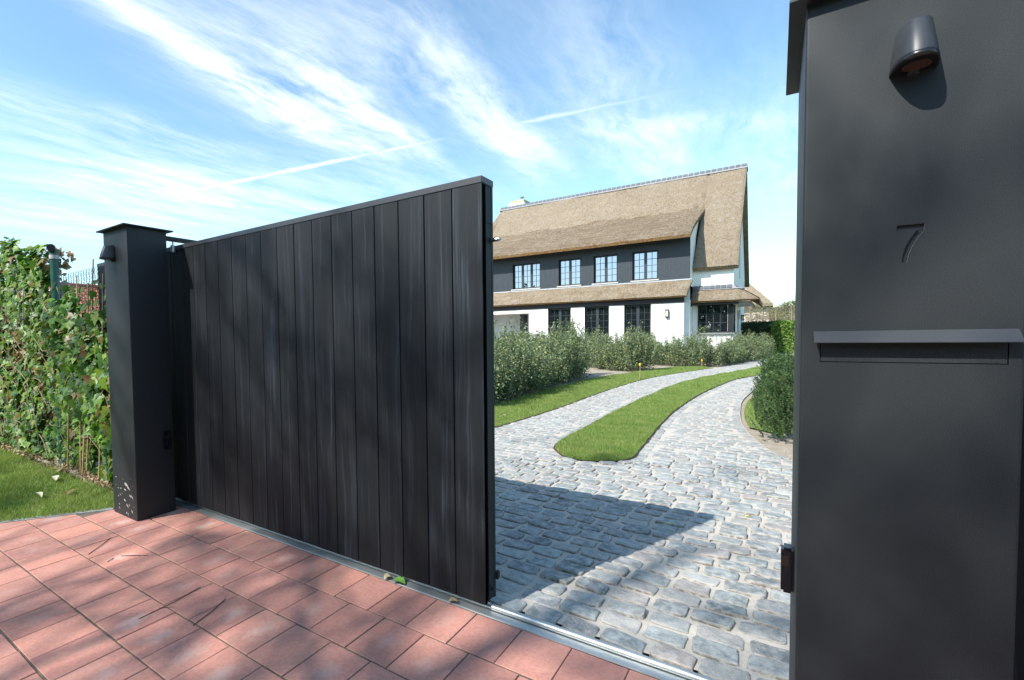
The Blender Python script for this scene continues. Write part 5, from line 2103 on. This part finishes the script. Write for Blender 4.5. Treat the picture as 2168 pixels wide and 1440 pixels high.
def leafy_tree(name, x, y, h, rad, n, leaf, mt, label, seed, zlow=.35, trunk_r=.12, cat='tree'):
    t = thing(name, label, cat, (x, y, 0))
    rg_ = np.random.default_rng(seed)
    b = MB()
    b.tube([(0, 0, 0), (rg_.normal(0, .1), rg_.normal(0, .1), h * .5), (0, 0, h * .9)], trunk_r, 8, r1=trunk_r * .25)
    C, N = [], []
    nc = max(14, n // 130)
    for k in range(nc):
        d = rg_.normal(0, 1, 3)
        d /= np.linalg.norm(d)
        q = d * rad * rg_.uniform(.35, 1.0) * np.array([1, 1, (1 - zlow) * h * .5 / rad])
        c_ = q + np.array([0, 0, h * (zlow + (1 - zlow) * .5)])
        b.tube([(0, 0, max(.2, c_[2] * .55)), tuple(c_ * np.array([.6, .6, .85])), tuple(c_)], trunk_r * .3, 5, r1=trunk_r * .08, cap=False)
        m_ = n // nc
        C.append(c_ + rg_.normal(0, rad * .17, (m_, 3)))
        N.append(np.tile(d + np.array([0, 0, .4]), (m_, 1)))
    part(b, 'trunk', 'bark', t)
    V, F, r_ = leaf_cloud(np.concatenate(C), np.concatenate(N), leaf, .6, .3, seed, .8)
    o = np_mesh('crown', V, F, mt, r_, False, t)
    o.location = (0, 0, 0)
    return t


leafy_tree('conifer', -1.35, 62, 5.9, .75, 2600, .16, 'hedge', 'dark green tree top rising behind the thatched outbuilding roof', 41, .1)
leafy_tree('leafy_bush', .62, 49.5, 3.5, 1.0, 5200, .17, 'pleached', 'leafy green bush behind the espalier trees beside the pillar', 42, .15, .05, 'bush')
leafy_tree('blossom_bush', .95, 48, 3.1, .7, 300, .11, 'blossom', 'bush with white blossom beside the pillar behind the bright ivy', 43, .45, .04, 'bush')
leafy_tree('birch', 1.45, 54, 5.4, 1.0, 900, .09, 'pleached', 'airy pale tree top just left of the pillar edge', 44, .3, .05)

# thatched outbuilding behind the house
ob = thing('outbuilding', 'low beige outbuilding with a hipped thatched roof behind the house', 'house', (-4.9, 52.0, 0))
b = MB()
b.box(-5, .35, 0, 4.36, 6, 3.4)
part(b, 'wall', 'beige', ob)
b = MB()
e0, e1 = 3.45, 6.3
vs = [(-6, -.1, e0), (4.62, -.1, e0 + .2), (4.62, 7.4, e0 + .2), (-6, 7.4, e0), (-6, 3.6, e1), (2.9, 1.6, 5.55), (2.9, 5.4, 5.55)]
top = []
b.raw(vs, [(0, 1, 5, 4), (1, 2, 6, 5), (2, 3, 4, 6), (4, 5, 6)])
low = [(x, y, z - .25) for x, y, z in vs[:4]]
b.raw(vs[:4] + low, [(0, 4, 5, 1), (1, 5, 6, 2), (2, 6, 7, 3), (4, 7, 6, 5)])
part(b, 'roof', 'thatch', ob)


def tiled_house(name, label, loc, rz, w_, d_, hw, hr, wallmat, rows_=12, cols=22, dorm=False):
    t = thing(name, label, 'house', loc, None, rz)
    b = MB()
    b.box(0, 0, 0, w_, d_, hw)
    b.raw([(0, 0, hw), (0, d_, hw), (0, d_ / 2, hw + hr - .1), (w_, 0, hw), (w_, d_, hw), (w_, d_ / 2, hw + hr - .1)], [(0, 2, 1), (3, 4, 5)])
    part(b, 'wall', wallmat, t)
    V, F, r_ = [], [], []
    nb_ = 0
    rg_ = np.random.default_rng(8)
    for side in (0, 1):
        for i in range(rows_):
            for j in range(cols):
                t0, t1 = i / rows_, (i + 1.08) / rows_
                xa, xb = -.15 + (w_ + .3) * j / cols, -.15 + (w_ + .3) * (j + 1) / cols
                ys_ = lambda tt: (-.3 + (d_ / 2 + .3) * tt) if side == 0 else (d_ + .3 - (d_ / 2 + .3) * tt)
                zs_ = lambda tt: hw - .25 + (hr + .25) * tt
                m5 = 5
                pts = []
                for q in range(m5):
                    u_ = q / (m5 - 1)
                    hgt = .05 * math.sin(math.pi * u_) + .0
                    pts.append((xa + (xb - xa) * u_, ys_(t0), zs_(t0) + hgt + .035))
                for q in range(m5):
                    u_ = q / (m5 - 1)
                    hgt = .05 * math.sin(math.pi * u_)
                    pts.append((xa + (xb - xa) * u_, ys_(min(t1, 1)), zs_(min(t1, 1)) + hgt))
                V += pts
                rr = rg_.uniform(0, 1)
                for q in range(m5 - 1):
                    F.append((nb_ + q, nb_ + q + 1, nb_ + m5 + q + 1, nb_ + m5 + q))
                    r_.append(rr)
                nb_ += 2 * m5
    o = np_mesh('roof', V, F, 'pantile', r_, True, t)
    o.location = (0, 0, 0)
    o['kind'] = 'stuff'
    b = MB()
    b.tube([(-.2, d_ / 2, hw + hr + .02), (w_ + .2, d_ / 2, hw + hr + .02)], .12, 8)
    part(b, 'ridge_tiles', 'pantile', t)
    return t


tiled_house('neighbour_house', 'white house with orange pantile roof glimpsed through the wire fence', (-24.6, 9.1, 0), R(97), 6.2, 6.0, 1.9, 2.1, 'plaster', 14, 26)
tiled_house('red_roofed_house', 'far house with a red tiled roof behind the espalier trees', (-1.3, 60, 0), R(8), 9, 7, 2.2, 1.35, 'beige', 12, 26)

# ------------------------------------------------------------------ small things
for i, (x, y, h, lab) in enumerate([(-3.03, 14.69, .42, 'thin marker stake with yellow tag in the lawn verge nearer the gate'), (-2.15, 20.45, .27, 'thin marker stake with yellow tag at the far end of the lawn verge')]):
    t = thing('marker_stake', lab, 'stake', (x, y, 0), 'yellow tagged stakes in the verge')
    b = MB()
    b.tube([(0, 0, 0), (.01, 0, h)], .010, 6)
    part(b, 'stick', 'bamboo', t)
    b = MB()
    b.box(-.018, -.010, h - .03, .022, .010, h + .035, bev=.004)
    part(b, 'yellow_tag', 'yellow', t)


def curled(name, loc, L_, W_, mt, label, rz, curl=.5, cat='leaf'):
    b = MB()
    n = 8
    vs = []
    for k in range(n + 1):
        t = k / n
        w_ = W_ * math.sin(math.pi * min(max(t, .04), .96)) ** .7
        z = .004 + curl * L_ * (.25 * math.sin(math.pi * t) + .05 * math.sin(9 * t))
        x = (t - .5) * L_
        yb = .12 * L_ * math.sin(4 * t)
        vs += [(x, yb - w_ / 2, z + w_ * .2), (x, yb, z), (x, yb + w_ / 2, z + w_ * .25)]
    fs = []
    for k in range(n):
        for q in range(2):
            fs.append((k * 3 + q, k * 3 + q + 1, (k + 1) * 3 + q + 1, (k + 1) * 3 + q))
    b.raw(vs, fs, 0, True)
    o = b.build(name, mt)
    o.location = loc
    o.rotation_euler = (0, 0, rz)
    return tag(o, label, cat)


curled('fallen_leaf', (-4.88, 1.40, .03), .16, .035, 'curl', 'curled pale dry leaf lying on the lawn near the kerb', .2, .35)
curled('fallen_leaf', (-5.35, 1.66, .03), .15, .06, 'curl', 'grey green withered leaf on the lawn before the ivy', .1, .25)
curled('fallen_leaf', (-4.75, 1.58, .03), .10, .05, 'dead', 'crumpled brown leaf on the lawn between ivy and kerb', -.4, .5)
curled('fallen_leaf', (-1.57, 1.985, .01), .07, .055, 'gleaf', 'fresh green leaf caught under the gate on the ground rail', .3, .5)
curled('fallen_leaf', (-1.65, 1.99, .01), .045, .04, 'dead', 'crumpled brown leaf beside the green one on the rail', 1.2, .8)
curled('fallen_leaf', (-1.24, 1.985, .01), .05, .03, 'dead', 'small brown leaf scrap on the rail near the gate end', .6, .7)
curled('fallen_leaf', (-.146, 4.057, .018), .026, .022, 'yleaf', 'bright yellow petal on the sunlit cobbles past the gate shadow', .4, .5)
curled('fallen_leaf', (-.56, 3.62, .018), .024, .018, 'yleaf', 'tiny yellow petal on the edge of the gate shadow', .4, .5)
curled('fallen_leaf', (-3.35, 6.9, .05), .06, .05, 'dead', 'small orange brown leaf on the verge lawn beside the gate', .4, .6)
curled('fallen_leaf', (-.30, 3.45, .018), .03, .02, 'bark', 'small dark dead leaf in a sunlit cobble joint', .9, .5)
for (x0, y0), (x1, y1), lab in [((-2.373, 1.045), (-2.411, 1.374), 'long brown forked pine needle near the middle of the red paving'), ((-2.112, 1.161), (-2.197, 1.382), 'slim curved pine needle on the paving below the gate'),
                                ((-3.35, 1.2), (-3.511, 1.392), 'thin brown pine needle on the paving near the far pillar'), ((-3.16, 1.305), (-3.029, 1.4), 'hair thin pine needle lying across a pale paver'), ((-3.14, 1.222), (-3.165, 1.265), 'very short pine needle on the paving')]:
    b = MB()
    mx, my = (x0 + x1) / 2 + (y1 - y0) * .05, (y0 + y1) / 2
    b.tube([(x0, y0, .006), (mx, my, .009), (x1, y1, .006)], .0022, 5)
    if 'forked' in lab:
        b.tube([(x0 * .7 + x1 * .3, y0 * .7 + y1 * .3, .007), (x0 * .6 + x1 * .4 + .05, y0 * .55 + y1 * .45, .007)], .0012, 4)
    tag(b.build('pine_needle', 'needle'), lab, 'pine needle', 'pine needles on the paving')

# ------------------------------------------------------------------ across the street, behind the camera
back = []
rg_ = np.random.default_rng(77)
for k in range(30):
    x = -70 + k * 3.6 + rg_.uniform(-1.5, 1.5)
    y = -19 + rg_.uniform(-3, 3)
    h = rg_.uniform(6.5, 10.5)
    d = rg_.normal(0, 1, (1100, 3))
    d /= np.linalg.norm(d, axis=1)[:, None]
    C = d * np.array([2.6, 2.4, h * .48]) * rg_.uniform(.5, 1.05, (1100, 1)) + np.array([x, y, h * .5])
    V, F, r_ = leaf_cloud(C, d, .8, .8, .3, 300 + k, .5)
    back.append((V, F, r_))
nb = 0
Vs, Fs, Rs = [], [], []
for V, F, r_ in back:
    Vs.append(V)
    Fs.append(F + nb)
    Rs.append(r_)
    nb += len(V)
o = np_mesh('woods', np.concatenate(Vs), np.concatenate(Fs), 'tree', np.concatenate(Rs))
tag(o, 'belt of green trees across the street, reflected in the house windows', 'trees', kind='stuff')

# roadside pine whose thin crown dapples the paving, gate and pillars
pine = thing('pine_tree', 'tall pine on the street side shading the paving with dappled light', 'tree', (-5.3, -9.6, 0))
pb = Vector((-5.3, -9.6, 0))
rg_ = np.random.default_rng(91)
C, N = [], []
b = MB()
b.tube([(0, 0, 0), (.1, .1, 6), (-.1, .1, 13.5)], .28, 10, r1=.06)
kx = SUN_DIR.x / -SUN_DIR.z
ky = SUN_DIR.y / -SUN_DIR.z
cnt = 0
for k in range(2300):
    z = rg_.uniform(6.5, 13.5)
    gx, gy = rg_.uniform(-9.5, 3.0), rg_.uniform(-3.2, 7.0)
    p = np.array([gx - kx * z, gy - ky * z, z])
    rel = p - np.array(pb)
    hd = math.hypot(rel[0], rel[1])
    if hd > 5.6:
        continue
    dn = 1.0 if gy < 2.7 else max(.0, 1 - (gy - 2.7) / 1.1)
    if 4.9 < gy < 6.3:
        dn = .28
    if gy > 6.3:
        dn = 0
    fld = mnoise.noise(Vector((gx * 1.9, gy * 1.15, 4.2))) + .5 * mnoise.noise(Vector((gx * 4.1, gy * 2.6, 9.1)))
    dn *= min(1.9, max(.04, .62 + 3.0 * fld))
    edge_x = -1.07 + .39 * (gy - 2.0)
    if 2.0 < gy < 4.0 and gx < edge_x:                      # falls on the gate
        f2 = mnoise.noise(Vector((gx * 3.4, gy * 1.25, 1.7))) + .4 * mnoise.noise(Vector((gx * 7, gy * 3, 2.7)))
        dn = (1.5 if f2 > -.02 else .03) * min(1.0, max(.35, (3.95 - gy) / .5))
    elif 2.0 < gy < 4.0 and gx < .12:                       # sunlit setts beside the gate
        dn = .10
    if .25 < gx < 2.0 and .9 < gy < 2.75:
        dn = 2.6
    if .12 <= gx < 2.2 and 2.75 <= gy < 4:
        f2 = mnoise.noise(Vector((gx * 4.6, gy * 3.2, 1.7)))
        dn = 1.7 if f2 > .04 + .25 * (1.1 - gx) else .03
    if rg_.random() > dn * (.50 if gy > 2 else .31):
        continue
    m_ = 70
    ax_ = rg_.normal(0, 1, 3)
    ax_ /= np.linalg.norm(ax_)
    q = p + ax_ * rg_.uniform(-.30, .30, (m_, 1)) + rg_.normal(0, .075, (m_, 3))
    C.append(q - np.array(pb))
    N.append(rg_.normal(0, 1, (m_, 3)))
    if cnt % 3 == 0:
        st_ = np.array([0, .1, max(3.0, rel[2] - hd * .35)])
        b.tube([tuple(st_), tuple(st_ * .45 + rel * .55 + np.array([0, 0, .1])), tuple(rel)], .03, 5, r1=.008, cap=False)
    cnt += 1
part(b, 'trunk', 'bark', pine)
V, F, r_ = leaf_cloud(np.concatenate(C), np.concatenate(N), .11, .22, .1, 92, .5)
o = np_mesh('crown', V, F, 'pine', r_, False, pine)
o.location = (0, 0, 0)
print('pine clusters', cnt, 'spots', len(spots), 'pavers', len(vis), sum(1 for v in vis if v[0] == 0))
